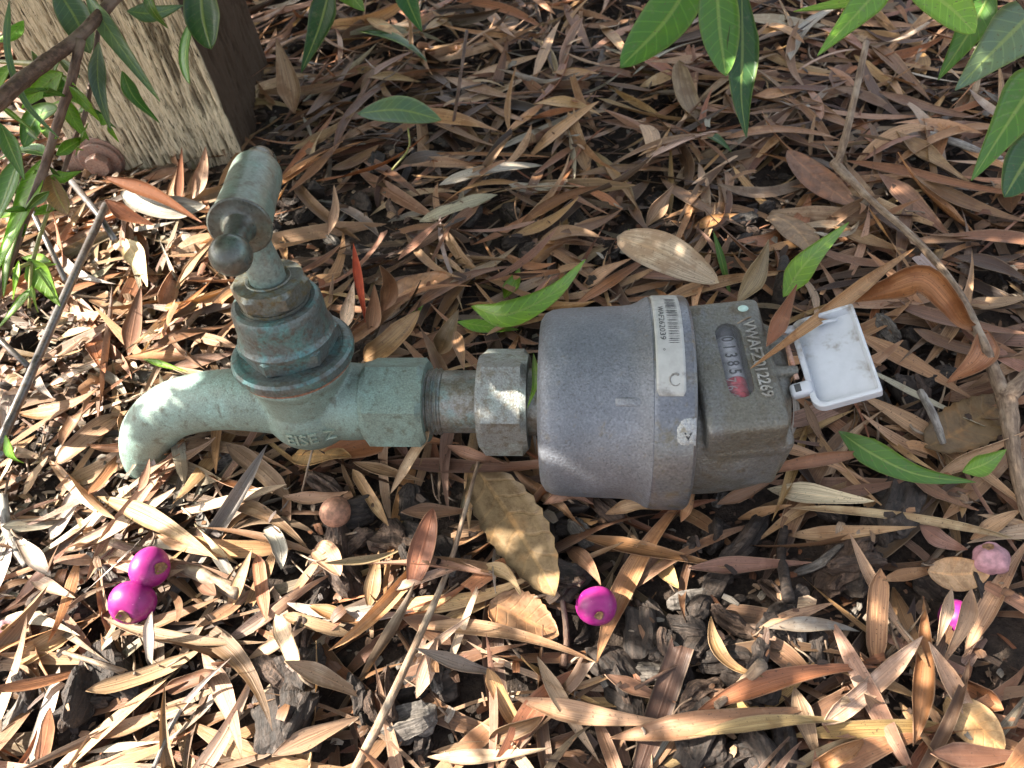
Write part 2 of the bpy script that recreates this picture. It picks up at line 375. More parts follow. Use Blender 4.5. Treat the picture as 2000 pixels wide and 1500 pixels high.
# ================================================================== ground
HX0, HX1, HY0, HY1, HS = -660., 500., -240., 660., 2.0
def ground_z(x, y):
    return 5*fbm(x/70, y/70, seed=3) + 1.6*fbm(x/14, y/14, seed=5, oct=2) - 6
gx = np.concatenate([[-30000, -8000, -2500, -1200, -850], np.arange(-700, 560, 7.), [700, 1000, 2500, 8000, 30000]])
gy = np.concatenate([[-30000, -8000, -2500, -1000, -500], np.arange(-300, 720, 7.), [900, 1500, 3000, 8000, 30000]])
GX, GY = np.meshgrid(gx, gy, indexing='ij'); GZ = ground_z(GX, GY)
V = np.stack([GX, GY, GZ], -1).reshape(-1, 3)
g = obj('ground', V, np.array(grid_faces(len(gx), len(gy)))[:, ::-1].copy(), M['soil']); g['kind'] = 'structure'

# ================================================================== timber post
PA = math.radians(6); PC = np.array([-243., 243.]); PW, PDp = 112., 120.
pd = np.array([-math.cos(PA), -math.sin(PA)]); pn = np.array([math.sin(PA), -math.cos(PA)])
n = N('weathered_post'); a = n.new('Attribute', attribute_name='Col'); p = n.obj(); q = n.scale(p, (9, 9, 1.0))
gr = n.noise(q, 150, 5, .7, .5); gr2 = n.noise(n.scale(p, (6, 6, .55)), 200, 4, .6, .9)
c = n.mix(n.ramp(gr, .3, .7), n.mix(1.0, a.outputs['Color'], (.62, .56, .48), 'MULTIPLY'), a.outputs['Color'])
c = n.mix(n.math('MULTIPLY', n.ramp(gr2, .57, .63), .9), c, (.05, .035, .02))
M['post'] = n.done(n.bsdf(c, .8, 0, n.bump(n.math('SUBTRACT', gr, n.ramp(gr2, .58, .70)), .8, .0015), .25))
per = []                                    # perimeter samples: (xy, side, s)
nf, nr_ = 200, 50
for i in range(nf): per.append((PC+pd*PW*i/nf, 0, PW*i/nf))
back = -pn
for i in range(12): per.append((PC+pd*PW+back*PDp*i/12, 1, PDp*i/12))
for i in range(12): per.append((PC+pd*PW*(1-i/12)+back*PDp, 2, PW*i/12))
for i in range(nr_): per.append((PC+back*PDp*(1-i/nr_), 3, PDp*i/nr_))
zs = np.concatenate([np.arange(-30, 300, 3.), np.arange(300, 701, 40.)])
XY = np.array([q_[0] for q_ in per]); side = np.array([q_[1] for q_ in per]); S = np.array([q_[2] for q_ in per])
cen = PC+pd*PW/2+back*PDp/2
V = []; Cc = []
for z in zs:
    wob = S + 2.2*vnoise(S/30, np.full(len(S), z/45), seed=9)
    f1 = fbm(wob/1.5, np.full(len(S), z/22), seed=21, oct=3); f2 = fbm(wob/1.1, np.full(len(S), z/18), seed=22, oct=2)
    crack = np.clip((f1-.45)*3.2, 0, 1); fine = np.clip((f2-.45)*2.4, 0, 1)
    dep = 1.7*crack + .7*fine + .5*f1
    out = XY-cen; nn = np.where(side[:, None] == 0, pn, np.where(side[:, None] == 1, pd, np.where(side[:, None] == 2, back, -pd)))
    # soften the corners
    xy = XY - nn*dep[:, None]
    V.append(np.column_stack([xy, np.full(len(S), z)]))
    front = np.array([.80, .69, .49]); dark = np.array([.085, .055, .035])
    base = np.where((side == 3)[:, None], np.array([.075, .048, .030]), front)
    k = np.clip(crack*.65+fine*.4, 0, .8)[:, None]
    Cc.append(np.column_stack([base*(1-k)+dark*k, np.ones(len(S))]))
V = np.concatenate(V); Cc = np.concatenate(Cc); npz = len(per)
f = [tuple(reversed(q_)) for q_ in grid_faces(len(zs), npz, False, True)]
f.append(tuple(range((len(zs)-1)*npz, len(zs)*npz)))
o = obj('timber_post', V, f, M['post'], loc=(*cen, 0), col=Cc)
bm = bmesh.new(); bm.from_mesh(o.data); bmesh.ops.recalc_face_normals(bm, faces=bm.faces); bm.to_mesh(o.data); bm.free()
tag(o, 'pale weathered square timber post with deep grain cracks, behind the tap handle', 'post')

# bolt and washers on the post's front face
def on_post(px, py, off):
    d = c_fw + c_rt*(px-1000)/F + c_up*(750-py)/F
    n3 = np.array([pn[0], pn[1], 0.]); p0 = np.array([PC[0], PC[1], 0])+n3*off
    return CAM + d*(((p0-CAM)@n3)/(d@n3))
bp = on_post(192, 312, 2.0)
bt = empty('rusty_bolt', bp, (math.pi/2, 0, PA)); tag(bt, 'rusty hex bolt and washers holding a bracket to the timber post', 'bolt')
v, f = lathe([(4, -3), (16.5, -3), (17, -2.4), (17, -1.2), (16.5, -.8), (4, -.8)], 'z', 40); obj('washer', v, f, M['rust'], bt, sharp=24)
v, f = lathe([(4, -.6), (13.6, -.6), (14.2, 0), (14.2, 1.0), (13.6, 1.6), (4, 1.6)], 'z', 40); o = obj('washer', v+np.array([1.2, -.8, 0]), f, M['rust'], bt, sharp=24)
v, f = hexprism(8.6, 1.7, 8.2, .3, 'z', 1.2); obj('bolt_head', v+np.array([1.2, -.8, 0]), f, M['rust'], bt, sharp=24)
v, f = bevel_box((-27, -3, -15, 8, -5.5, -3.1), 1.0, 2); obj('bracket_plate', v, f, M['rust'], bt, sharp=24)

# diamond mesh panel lying left of the tap
fe = empty('wire_mesh_panel', at(60, 620, 18)); tag(fe, 'welded steel wire mesh panel with a thick rim rod, left of the tap', 'wire mesh')
fo = np.array(at(60, 620, 18))
def rod(name, pts, rad):
    v, f = tube(np.array([np.array(at(*p_)) for p_ in pts])-fo, [rad]*len(pts), 14); return obj(name, v, f, M['rod'], fe)
rod('rim_rod', [(207, 400, 24), (130, 570, 22), (45, 765, 20), (-60, 1000, 18)], 2.3)
rod('cross_rod', [(128, 548, 22), (62, 410, 24), (20, 320, 24)], 1.6)
rod('cross_rod', [(55, 715, 20.5), (-10, 655, 22), (-120, 560, 22)], 1.6)
rod('cross_rod', [(225, 470, 17), (192, 418, 20), (140, 355, 26)], 2.0)
rod('cross_rod', [(6, 890, 18), (-80, 830, 18)], 1.6)

# ================================================================== garden tap
TAU = math.radians(10); TX = -127.0
tap = empty('garden_tap', (TX, 0, ZA), (-TAU, 0, 0))
tag(tap, 'old verdigris green garden tap with a curved spout and tee handle', 'tap')
cam_el = EPS-TAU                                # camera elevation in the tap's frame (from -y)
sp = [(14, 0, -1), (0, 0, -1), (-18, 0, .5), (-38, 0, 1.2), (-56, 0, -1.5), (-72, 0, -8), (-85, 0, -20), (-92.5, 0, -33), (-95.5, 0, -45)]
sr = [16, 16.5, 15.2, 14.2, 13.9, 13.7, 13.3, 12.6, 11.8]
parts = [tube(sp, sr, 40, 60)]
a_ = np.linspace(0, math.pi, 20)
parts.append(lathe([(max(.01, 21.5*math.sin(t)), -2-20.5*math.cos(t)) for t in a_], 'z', 40))
parts.append(lathe([(18.5, -6), (19.5, 4), (20.5, 12), (22.0, 19), (24.2, 23.5), (24.2, 25.5)], 'z', 56))
parts.append(lathe([(17.5, 0), (17.8, 20), (17.2, 29)], 'x', 40))
def sphr(me): return me
me = fuse('tap_body', parts, M['tap_body'], .8, 5)
link('body', me, tap)
VA = math.pi-cam_el                              # angle (from +y towards +z) that faces the camera
v, f = hexprism(21.0, 27.5, 55.4, VA-math.radians(46), 'x', 2.4); obj('inlet_hexagon', v, f, M['tap_body'], tap, sharp=24)
v, f = lathe([(17, 25.3), (24.6, 25.3), (25.0, 25.7), (25.0, 26.4), (24.6, 26.8), (17, 26.8)], 'z', 64); obj('fibre_washer', v, f, M['fibre'], tap, sharp=32)
# bonnet: flange, hexagonal shoulder, cup
v, f = lathe([(15, 26.9), (25.2, 26.9), (26.0, 27.6), (26.4, 29.6), (26.2, 31.4), (25.2, 32.6), (23.4, 33.1), (22.2, 33.2), (21.8, 33.0)], 'z', 72); 
mb = MB().add(v, f)
bon = obj('bonnet', mb.V(), mb.f, M['tap_bonnet'], tap, sharp=32)
v, f = hexprism(21.6, 32.0, 41.5, .35, 'z', 2.0); obj('bonnet_hexagon', v, f, M['tap_bonnet'], bon, sharp=24)
v, f = lathe([(14, 38), (20.2, 39.5), (20.4, 41.2), (19.4, 42.6), (18.9, 44), (18.7, 52), (18.4, 56), (17.6, 57.6), (16.2, 58.2), (14.4, 57.9), (13.6, 56.5)], 'z', 64); obj('bonnet_cup', v, f, M['tap_bonnet'], bon, sharp=32)
v, f = lathe([(8, 55), (13.9, 55.5), (14.2, 57.5), (14.1, 59.2), (12, 59.6)], 'z', 48); gn = obj('gland_collar', v, f, M['brass_nut'], tap, sharp=32)
v, f = hexprism(16.0, 59.4, 68.2, .15, 'z', 2.0); obj('gland_nut', v, f, M['brass_nut'], tap, sharp=24)
v, f = lathe([(8.6, 66), (9.2, 68.4), (8.9, 68.9), (7.9, 68.6), (7.7, 66.5)], 'z', 40); obj('gland_rim', v, f, M['brass_nut'], tap, sharp=32)
v, f = lathe([(7.2, 60), (7.2, 74), (6.9, 76), (6.0, 82), (5.5, 88), (6.0, 93), (7.2, 98), (7.4, 102)], 'z', 36); obj('spindle', v, f, M['tap_handle'], tap, sharp=32)
# tee handle, turned 8 degrees about the spindle
hp = [(.01, -31.5), (3.5, -31.2), (5.8, -30.1), (6.8, -28.3), (7.1, -26), (7.1, -21.6), (8.2, -21.4), (9.6, -20.6), (10.4, -19.2), (10.8, -17), (10.9, -12), (10.9, 0), (11.4, 10), (11.9, 16.6),
      (7.6, 16.9), (6.4, 17.4), (5.5, 18.6), (5.0, 21), (4.9, 24), (4.9, 27.5)]
for t in np.linspace(-.80, math.pi/2, 16): hp.append((max(.01, 7.9*math.cos(t)), 33.6+7.9*math.sin(t)))
hp = [(p_[0]*(.90 if p_[1] < 27 else .90), p_[1]*1.13 if p_[1] < 27.6 else 27.6*1.13+(p_[1]-27.6)*.9) for p_ in hp]
ca, sa = math.cos(math.radians(9.5)), math.sin(math.radians(9.5))
def turned(name, prof, mat, parent):
    v, f = lathe(prof, 'y', 48, False); v[:, 1] *= -1; f = [tuple(reversed(q_)) for q_ in f]; x, y = v[:, 0].copy(), v[:, 1].copy()
    v[:, 0] = x*ca-y*sa + 2.8; v[:, 1] = x*sa+y*ca; v[:, 2] += 103
    return obj(name, v, f, mat, parent, sharp=28)
i1 = [i for i, p_ in enumerate(hp) if p_[1] < -21*1.13][-1]; i2 = max(range(len(hp)), key=lambda i: hp[i][0])
th_ = turned('tee_handle', hp[i1:i2+1], M['tap_handle'], tap)
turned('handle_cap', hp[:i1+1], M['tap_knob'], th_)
turned('handle_knob', [(hp[i2][0], hp[i2][1]-1.2), (hp[i2][0]+.35, hp[i2][1]-1.0), (hp[i2][0]+.45, hp[i2][1]-.2), (hp[i2][0]-.1, hp[i2][1]+.2)]+hp[i2+1:], M['tap_knob'], th_)  # knob is darker bronze; the disc face shares it to paint in its shade
# cast letters low on the body
from mathutils.bvhtree import BVHTree
bv = BVHTree.FromPolygons([p_.co/U for p_ in me.vertices], [tuple(p_.vertices) for p_ in me.polygons])
tv, tf = text_mesh('EISE Z', 8.6, .5, .12, 2)
w_ = tv[:, 0].max(); lv = []
dirv = lambda al_: Vector((0, math.cos(al_), math.sin(al_)))
for p_ in tv:
    xx = (p_[0]-w_/2)*.98+5.0; al_ = VA+math.radians(50)-(p_[1]-3.0)/20.0; d_ = dirv(al_)
    hit = bv.ray_cast(Vector((xx, 0, -1))+d_*60, -d_)[0]
    if hit is None: hit = Vector((xx, 0, -1))+d_*19
    lv.append(hit+d_*(.15+p_[2]*1.1))
obj('cast_lettering', lv, tf, M['tap_body'], tap, smooth=False)

# ================================================================== water meter
TM = math.radians(8)
met = empty('water_meter', (0, 0, ZA), (TM, 0, 0))
tag(met, 'grey cast metal water meter with open white lid, joined to the tap', 'water meter')
EM = EPS+TM                                      # camera elevation in the meter's frame
VM = math.pi-EM
prof = [(14.2, -76), (14.2, -73)]
x = -73.0
for k in range(4): prof += [(15.0, x+.5), (15.2, x+.9), (14.2, x+1.6), (14.1, x+1.9)]; x += 2.0
prof += [(13.6, -64.6), (14.1, -64.2), (14.1, -46)]
v, f = lathe(prof, 'x', 48); obj('threaded_nipple', v, f, M['nipple'], met, sharp=32)
v, f = hexprism(24.2, -48, -26.2, VM-math.radians(38), 'x', 2.6); obj('union_nut', v, f, M['union'], met, sharp=24)
v, f = lathe([(15, -27), (15, -19)], 'x', 40); obj('meter_neck', v, f, M['nipple'], met, sharp=32)
bprof = [(10, -21.2), (30, -21), (36.5, -20.4), (39.2, -18.6), (40.6, -15.8), (41.2, -12), (41.6, -4), (41.9, 6), (42.1, 14), (42.6, 18), (43.8, 21), (45.2, 23.2), (45.9, 24.6), (45.7, 25.3)]
v, f = lathe(bprof, 'x', 96); obj('body', v, f, M['meter'], met, sharp=32)
v, f = lathe([(40, 24), (45.4, 24.2), (46.0, 25.4), (46.3, 27), (46.5, 33), (46.5, 38), (46.2, 39.8), (45.2, 40.9), (43.6, 41.3), (30, 41.4)], 'x', 96); obj('collar', v, f, M['collar'], met, sharp=32)
def cyl(a_mm, b, R, ref):   # wrap: a runs towards the camera from angle ref, b along x
    al_ = ref + np.asarray(a_mm)/R
    return np.column_stack([b, R*np.cos(al_), R*np.sin(al_)])
# small casting rib
v, f = bevel_box((10, 24, -1.9, 1.9, 40, 43.6), .9, 2)
v[:, 2] -= np.clip((16-v[:, 0])/6, 0, 1)*1.4
c_, s_ = math.cos(VM+math.radians(-90)+.0), math.sin(VM-math.radians(90)); y, z = v[:, 1].copy(), v[:, 2].copy(); v[:, 1] = y*c_-z*s_; v[:, 2] = y*s_+z*c_
obj('casting_rib', v, f, M['meter'], met)
# rough scar and a stamped arrow on the collar
na, nb = 18, 14
A_, B_ = np.meshgrid(np.linspace(6, 17, na), np.linspace(33.2, 40.4, nb), indexing='ij')
rad = ((A_-11.5)/5.6)**2+((B_-37)/3.9)**2
hh = np.clip(1.15-rad-.25*fbm(A_/1.6, B_/1.6, seed=41), 0, .35)*2.0 + .25*fbm(A_/.9, B_/.9, seed=40)*(rad < 1)
al_ = VM + A_/46.4
v = np.stack([B_, (46.2+hh)*np.cos(al_), (46.2+hh)*np.sin(al_)], -1).reshape(-1, 3)
M['scar'] = patina('rough_scar', (.34, .34, .32), (.30, .31, .32), (.22, .18, .09), 1.5, .55, .3, bump=.8)
scar = obj('rough_scar', v, grid_faces(na, nb), M['scar'], met)
tv, tf = text_mesh('V', 4.5, .12, .06, 1)
v = cyl(12.6-tv[:, 1]*0-tv[:, 0]*0+(tv[:, 1]-2.2)*-1, 36+tv[:, 0], 46.95, VM)
obj('stamped_arrow', v, tf, M['ink'], met, smooth=False)
# white label with bar code
LR = 46.75
def patch(a0, a1, b0, b1, R, n_=28):
    aa = np.linspace(a0, a1, n_); bb = np.array([b0, b0+1.2, b1-1.2, b1]); v = []
    for i, a in enumerate(aa):
        for j, b in enumerate(bb):
            ins = 1.0 if i in (0, n_-1) else 0
            v.append((a, b+(ins if j == 0 else -ins if j == 3 else 0)))
    v = np.array(v); top = cyl(v[:, 0], v[:, 1], R, VM); bot = cyl(v[:, 0], v[:, 1], R-.5, VM); k = len(v)
    f_ = grid_faces(n_, 4); f2 = [tuple(reversed([i+k for i in q_])) for q_ in f_]
    ring = [i*4 for i in range(n_)] + [(n_-1)*4+j for j in (1, 2)] + [i*4+3 for i in reversed(range(n_))] + [2, 1]
    fs = [(ring[i], ring[(i+1) % len(ring)], ring[(i+1) % len(ring)]+k, ring[i]+k) for i in range(len(ring))]
    return np.vstack([top, bot]), f_+f2+fs
v, f = patch(-62, -2.2, 25.6, 36.6, LR-.05)
lab = obj('white_label', v, f, M['label_white'], met)
bars = MB(); a = -53.5; r_ = random.Random(5)
for k in range(27):
    w_ = r_.choice([.35, .35, .5, .5, .9, 1.2]); 
    v, f = patch(a, a+w_, 30.6, 35.2, LR+.05, 3); bars.add(v, f); a += w_+r_.choice([.35, .5, .7, .9])
obj('bar_code', bars.V(), bars.f, M['ink'], lab, smooth=False)
def wrap_text(s, size, a0, b0, R, depth_=.03, bold=0., sq=1.0):
    tv, tf = text_mesh(s, size, depth_, bold, 2); return cyl(a0+tv[:, 0]*sq, b0+tv[:, 1], R, VM)+0*tv, tf
v, f = wrap_text('WAF262039', 3.2, -46, 27.6, LR+.08, .02, 0, 1.25); obj('label_text', v, f, M['ink'], lab, smooth=False)
v, f = wrap_text('o', 2.0, -21.5, 28.4, LR+.08, .02); obj('label_text', v, f, M['ink'], lab, smooth=False)
rg = N('scratched_print'); M['scuff'] = simple('scuffed_print', (.2, .19, .17), .6, 0, .5, 700)
th_ = np.linspace(.6, 5.4, 22); ring = [(-8.5+2.3*math.sin(t), 32.6+2.0*math.cos(t)) for t in th_]
v, f = tube(np.array([cyl([p_[0]], [p_[1]], LR+.05, VM)[0] for p_ in ring]), np.linspace(.12, .45, 22), 6, None, .5, 3); obj('scuff_mark', v, f, M['scuff'], lab)

# register housing, turned a little about the vertical
DL = math.radians(6.8)
hs = empty('register', (57, 0, 0)); hs.parent = met; hs.rotation_euler = (0, 0, DL)
bpy.data.objects.remove(hs)
def H(v):
    v = np.asarray(v, float); o_ = v.copy(); o_[:, 0] = v[:, 0]*math.cos(DL)-v[:, 1]*math.sin(DL)+57; o_[:, 1] = v[:, 0]*math.sin(DL)+v[:, 1]*math.cos(DL); return o_
parts = []
v, f = lathe([(20, -17), (40, -17), (39.2, -4), (37.6, 6), (35.4, 14), (33, 19), (29.5, 22.5), (20, 23.5)], 'x', 56); v[:, 2] = np.minimum(v[:, 2], 31.0); parts.append((v+np.array([57, 0, 0]), f))
v, f = bevel_box((-16, 15.6, -30, 28.5, -4, 36), 2.6, 3); v[:, 1] *= 1+.26*np.clip((36-v[:, 2])/36, 0, 1.1); parts.append((H(v), f))
v, f = bevel_box((-16, 20.0, -34, 31, -10, 24), 5, 4); parts.append((H(v), f))
for yy in (9.2, -5.2):
    v, f = tube([(13, yy, 31.5), (20, yy, 31.8), (24.5, yy, 31.4)], [3.4, 2.3, 2.1], 14); parts.append((H(v), f))
# slot cut for the counter window
ns = 16; out = []
for k in range(ns+1): t = math.pi*k/ns; out.append((5.0*math.cos(t), 12.2+5.0*math.sin(t)))
for k in range(ns+1): t = math.pi+math.pi*k/ns; out.append((5.0*math.cos(t), -11.8+5.0*math.sin(t)))
out = np.array(out)
def prism(o2, z0, z1):
    k = len(o2); v = np.vstack([np.column_stack([o2, np.full(k, z0)]), np.column_stack([o2, np.full(k, z1)])])
    return v, [tuple(reversed(range(k))), tuple(range(k, 2*k))]+[(i, (i+1) % k, (i+1) % k+k, i+k) for i in range(k)]
cv, cf = prism(out, 28, 44); cut = obj('cut', H(cv), cf, None, smooth=False)
me = fuse('meter_housing', parts, M['housing'], .8, 4, [('BOOLEAN', dict(operation='DIFFERENCE', object=cut, solver='EXACT'))])
bpy.data.objects.remove(cut)
link('register_housing', me, met)
# counter drums in the slot
win = obj('counter_window', *((lambda q_: (H(q_[0]), q_[1]))(prism(out*np.array([.985, .995]), 35.0, 35.35))), M['glass'], met, smooth=False)
digits = '01385'
y0 = 13.0
def drum(y1, y2, mat):
    aa = np.linspace(-1.0, 1.0, 13); v = []
    for yy in (y1, y1-.25, y2+.25, y2):
        for t in aa:
            R_ = 9.0 if yy in (y1-.25, y2+.25) else 8.7
            v.append((R_*math.sin(t)*.6, yy, 24.6+R_*math.cos(t)))
    return obj('number_drum', H(v), [tuple(reversed(q_)) for q_ in grid_faces(4, 13)], mat, met)
drum(17.2, 13.1, M['drum_dark'])
yy = 13.0
for ch in digits:
    d = drum(yy, yy-3.75, M['drum']); tv, tf = text_mesh(ch, 6.6, .02, .12, 3); w_ = tv[:, 0].max()+tv[:, 0].min()
    v = np.column_stack([(tv[:, 1]-2.3)*1.05, yy-1.85-(tv[:, 0]-w_/2)*.72, 33.72+tv[:, 2]*0])
    obj('digit', H(v), tf, M['drum_ink'], d, smooth=False); yy -= 3.8
for ch in '764':
    d = drum(yy, yy-3.35, M['drum_red']); tv, tf = text_mesh(ch, 6.2, .02, .0, 3); w_ = tv[:, 0].max()+tv[:, 0].min()
    v = np.column_stack([(tv[:, 1]-4.8)*1.0, yy-1.7-(tv[:, 0]-w_/2)*.7, 33.72+tv[:, 2]*0])
    obj('digit', H(v), tf, M['drum_ink_white'], d, smooth=False); yy -= 3.4
# raised cast lettering beside the window
tv, tf = text_mesh('VWAFZ012269', 6.6, .55, .12, 2); w_ = tv[:, 0].max()
v = np.column_stack([6.9+tv[:, 1]*1.0, 17.0-tv[:, 0]/w_*35.0, 36.35+tv[:, 2]*.9+0])
obj('cast_lettering', H(v), tf, M['lettering'], met, smooth=False)
M['paint'] = simple('paint_drip', (.36, .50, .44), .35, 0, .1, 300)
v, f = lathe([(.01, .75), (.9, .7), (1.4, .4), (1.6, 0)], 'z', 20, False); v[:, 0] *= 1.4; obj('paint_drip', H(v+np.array([8.5, 23.5, 35.9])), f, M['paint'], met)
# hinge pin and white plastic lid
v, f = tube([(23.2, 12.0, 31.4), (23.2, -9, 31.4)], [1.0, 1.0], 12); obj('hinge_pin', H(v), f, M['rust'], met)
lt = math.radians(20)
def LID(v):                                      # lid frame: a across (0..25), b along y, c up
    v = np.asarray(v, float); return H(np.column_stack([26.4+v[:, 0]*math.cos(lt)-v[:, 2]*math.sin(lt), v[:, 1]-3.0+.03*v[:, 0]*1.0, 31.0+v[:, 0]*math.sin(lt)+v[:, 2]*math.cos(lt)]))
def rrect(a0, a1, b0, b1, rl, rr_):
    o2 = []
    for cx, cy, r0_, t0 in ((a1-rr_, b1-rr_, rr_, 0), (a0+rl, b1-rl, rl, 90), (a0+rl, b0+rl, rl, 180), (a1-rr_, b0+rr_, rr_, 270)):
        for k in range(9): t = math.radians(t0+90*k/8); o2.append((cx+r0_*math.cos(t), cy+r0_*math.sin(t)))
    return np.array(o2)
o1 = rrect(0, 25, -20, 20, 5, 1.0); o2 = rrect(2.1, 24.0, -18.6, 18.6, 4.0, 1.0); o3 = rrect(2.8, 23.2, -17.8, 17.8, 3.6, 1.0); k = len(o1)
layers = [(o1, -3.4), (o1*1.0, .7), (rrect(.3, 24.7, -19.7, 19.7, 4.9, .9), 1.0), (o2, 1.0), (o3, -2.4)]
v = np.vstack([np.column_stack([q_, np.full(k, c)]) for q_, c in layers])
f = grid_faces(len(layers), k, False, True); f = [tuple(q_) for q_ in f]; f.append(tuple(range(4*k, 5*k))); f.append(tuple(reversed(range(k))))
lid = obj('lid', LID(v), f, M['white_plastic'], met, smooth=False)
bm = bmesh.new(); bm.from_mesh(lid.data); bmesh.ops.recalc_face_normals(bm, faces=bm.faces); bm.to_mesh(lid.data); bm.free()
for b0, b1 in ((-13.2, -7.4), (14.6, 18.2)):
    v, f = bevel_box((-6.6, 2.0, b0, b1, -2.2, 2.6), 1.6, 3); kn = obj('hinge_knuckle', LID(v), f, M['white_plastic'], lid, sharp=32)
    v, f = bevel_box((-4.6, -2.2, b0+1.4, b1-1.0, 2.2, 2.75), .2, 1); obj('knuckle_slot', LID(v), f, M['drum_dark'], kn, sharp=24)
v, f = tube(LID(np.array([(9, 15, -.4), (13, 15.8, .1), (18, 15.2, -.3)])), [.5, .9, .4], 8, 10); obj('lid_rib', v, f, M['white_plastic'], lid)

# ================================================================== litter: height field the pieces settle on
hx = np.arange(HX0, HX1, HS); hy = np.arange(HY0, HY1, HS)
HM = ground_z(*np.meshgrid(hx, hy, indexing='ij'))
def hidx(x, y):
    return (np.clip(((x-HX0)/HS).astype(int), 0, HM.shape[0]-1), np.clip(((y-HY0)/HS).astype(int), 0, HM.shape[1]-1))
def hat(x, y): return HM[hidx(np.atleast_1d(np.asarray(x, float)), np.atleast_1d(np.asarray(y, float)))]
def on_ground(px, py, lift=0.):
    z = 2.0
    for _ in range(4):
        p = at(px, py, z); z = float(hat(p[0], p[1])[0])+lift
    return at(px, py, z)

PAL = dict(tan=(.40, .255, .15), brown=(.24, .13, .072), rust=(.32, .14, .065), rose=(.30, .17, .108), yellow=(.43, .27, .125), grey=(.40, .36, .30),
           pale=(.52, .385, .26), dark=(.085, .05, .032), olive=(.34, .235, .13), umber=(.20, .13, .065), cream=(.74, .60, .40), red=(.55, .085, .025), orange=(.39, .215, .105),
           green=(.085, .205, .035), dgreen=(.045, .12, .042), lgreen=(.17, .32, .045), ggreen=(.12, .19, .12))
CW = dict(tan='tan', brown='brown', rust='rust red', rose='rosy brown', yellow='yellowish', grey='bleached grey', pale='pale straw', dark='dark brown', olive='olive tan', umber='umber brown',
          cream='cream', red='bright red', orange='orange brown', green='green', dgreen='dark green', lgreen='light green', ggreen='grey green')

def prof_w(s, kind):
    if kind == 'lance': w = np.minimum(1, (s/.30)**.75)*np.minimum(1, ((1-s)/.58)**.80); w = w*(.97+.03*np.cos((s-.4)*6))
    elif kind == 'strap': w = np.minimum(1, (s/.16)**.7)*np.minimum(1, ((1-s)/.30)**.75)
    elif kind == 'broad': w = np.sin(np.pi*np.clip(s, 0, 1)**.85)**.62
    else: w = np.sin(np.pi*s)**.8
    return np.clip(w, 0.02, 1.05)
def leaf_sheet(P, width, kind, fold, cup, twist0, twist1, ruffle, nt=5, serr=0., up=None, rs=0, sr=None):
    """sheet around centreline P (n,3)"""
    n_ = len(P); s = np.linspace(*(sr or (0, 1)), n_); w = prof_w(s, kind)*width/2
    T = np.gradient(P, axis=0); T /= np.linalg.norm(T, axis=1)[:, None]+1e-9
    upv = np.array([0, 0, 1.]) if up is None else np.asarray(up, float)
    L = np.cross(upv, T); L /= np.linalg.norm(L, axis=1)[:, None]+1e-9
    Nn = np.cross(T, L)
    ph = twist0+twist1*s
    L2 = L*np.cos(ph)[:, None]+Nn*np.sin(ph)[:, None]; N2 = -L*np.sin(ph)[:, None]+Nn*np.cos(ph)[:, None]
    t = np.linspace(-1, 1, nt)
    V = np.zeros((n_, nt, 3)); 
    for j, tt in enumerate(t):
        ww = w*tt
        if serr and abs(tt) == 1: ww = ww*(1+serr*np.where(np.arange(n_) % 2 == 0, 1, -1))
        zz = w*(fold*abs(tt)+cup*tt*tt) + ruffle*width*np.sin(s*9+rs+tt*1.3)*abs(tt)
        V[:, j] = P+L2*ww[:, None]+N2*zz[:, None]
    uv = np.stack(np.meshgrid(s, (t+1)/2, indexing='ij'), -1)
    return V, uv
def settle(base, tip, bend, n_, arch, curl, soft=.65, lift=.5, width=8.):
    b = np.asarray(base, float)[:2]; e = np.asarray(tip, float)[:2]; d = e-b; Ln = np.hypot(*d); pr = np.array([-d[1], d[0]])/max(Ln, 1e-6)
    s = np.linspace(0, 1, n_); XY = b+d*s[:, None]+pr*(bend*Ln*4*s*(1-s))[:, None]
    h = np.maximum.reduce([hat(XY[:, 0]+pr[0]*k*width, XY[:, 1]+pr[1]*k*width) for k in (-.3, 0, .3)])
    A = np.stack([np.ones(n_), s, s*s], 1); cf = np.linalg.lstsq(A, h, rcond=None)[0]
    cf[2] = np.clip(cf[2], -.35*Ln, .35*Ln); cf[0] = np.mean(h-cf[1]*s-cf[2]*s*s)
    z = A@cf; res = h-z; z = z+soft*max(0, res.max())+lift+Ln*arch*4*s*(1-s)+Ln*curl*s**2.5
    return np.column_stack([XY, z]), Ln
def stamp(V, extra=.35, cap=7.0):
    p = V.reshape(-1, 3); i = hidx(p[:, 0], p[:, 1]); z = np.minimum(p[:, 2]+extra, HM[i]+cap); np.maximum.at(HM, i, z)
def densify(V):
    a = (V[1:]+V[:-1])/2; return np.concatenate([V.reshape(-1, 3), a.reshape(-1, 3)])
def leaf_faces(n_, nt): return np.array(grid_faces(n_, nt), np.int32)
def colr(name, r_):
    c = np.array(PAL[name])*r_.uniform(.70, 1.22)*np.array([1, r_.uniform(.93, 1.07), r_.uniform(.88, 1.12)]); return np.clip(c, .01, .85)
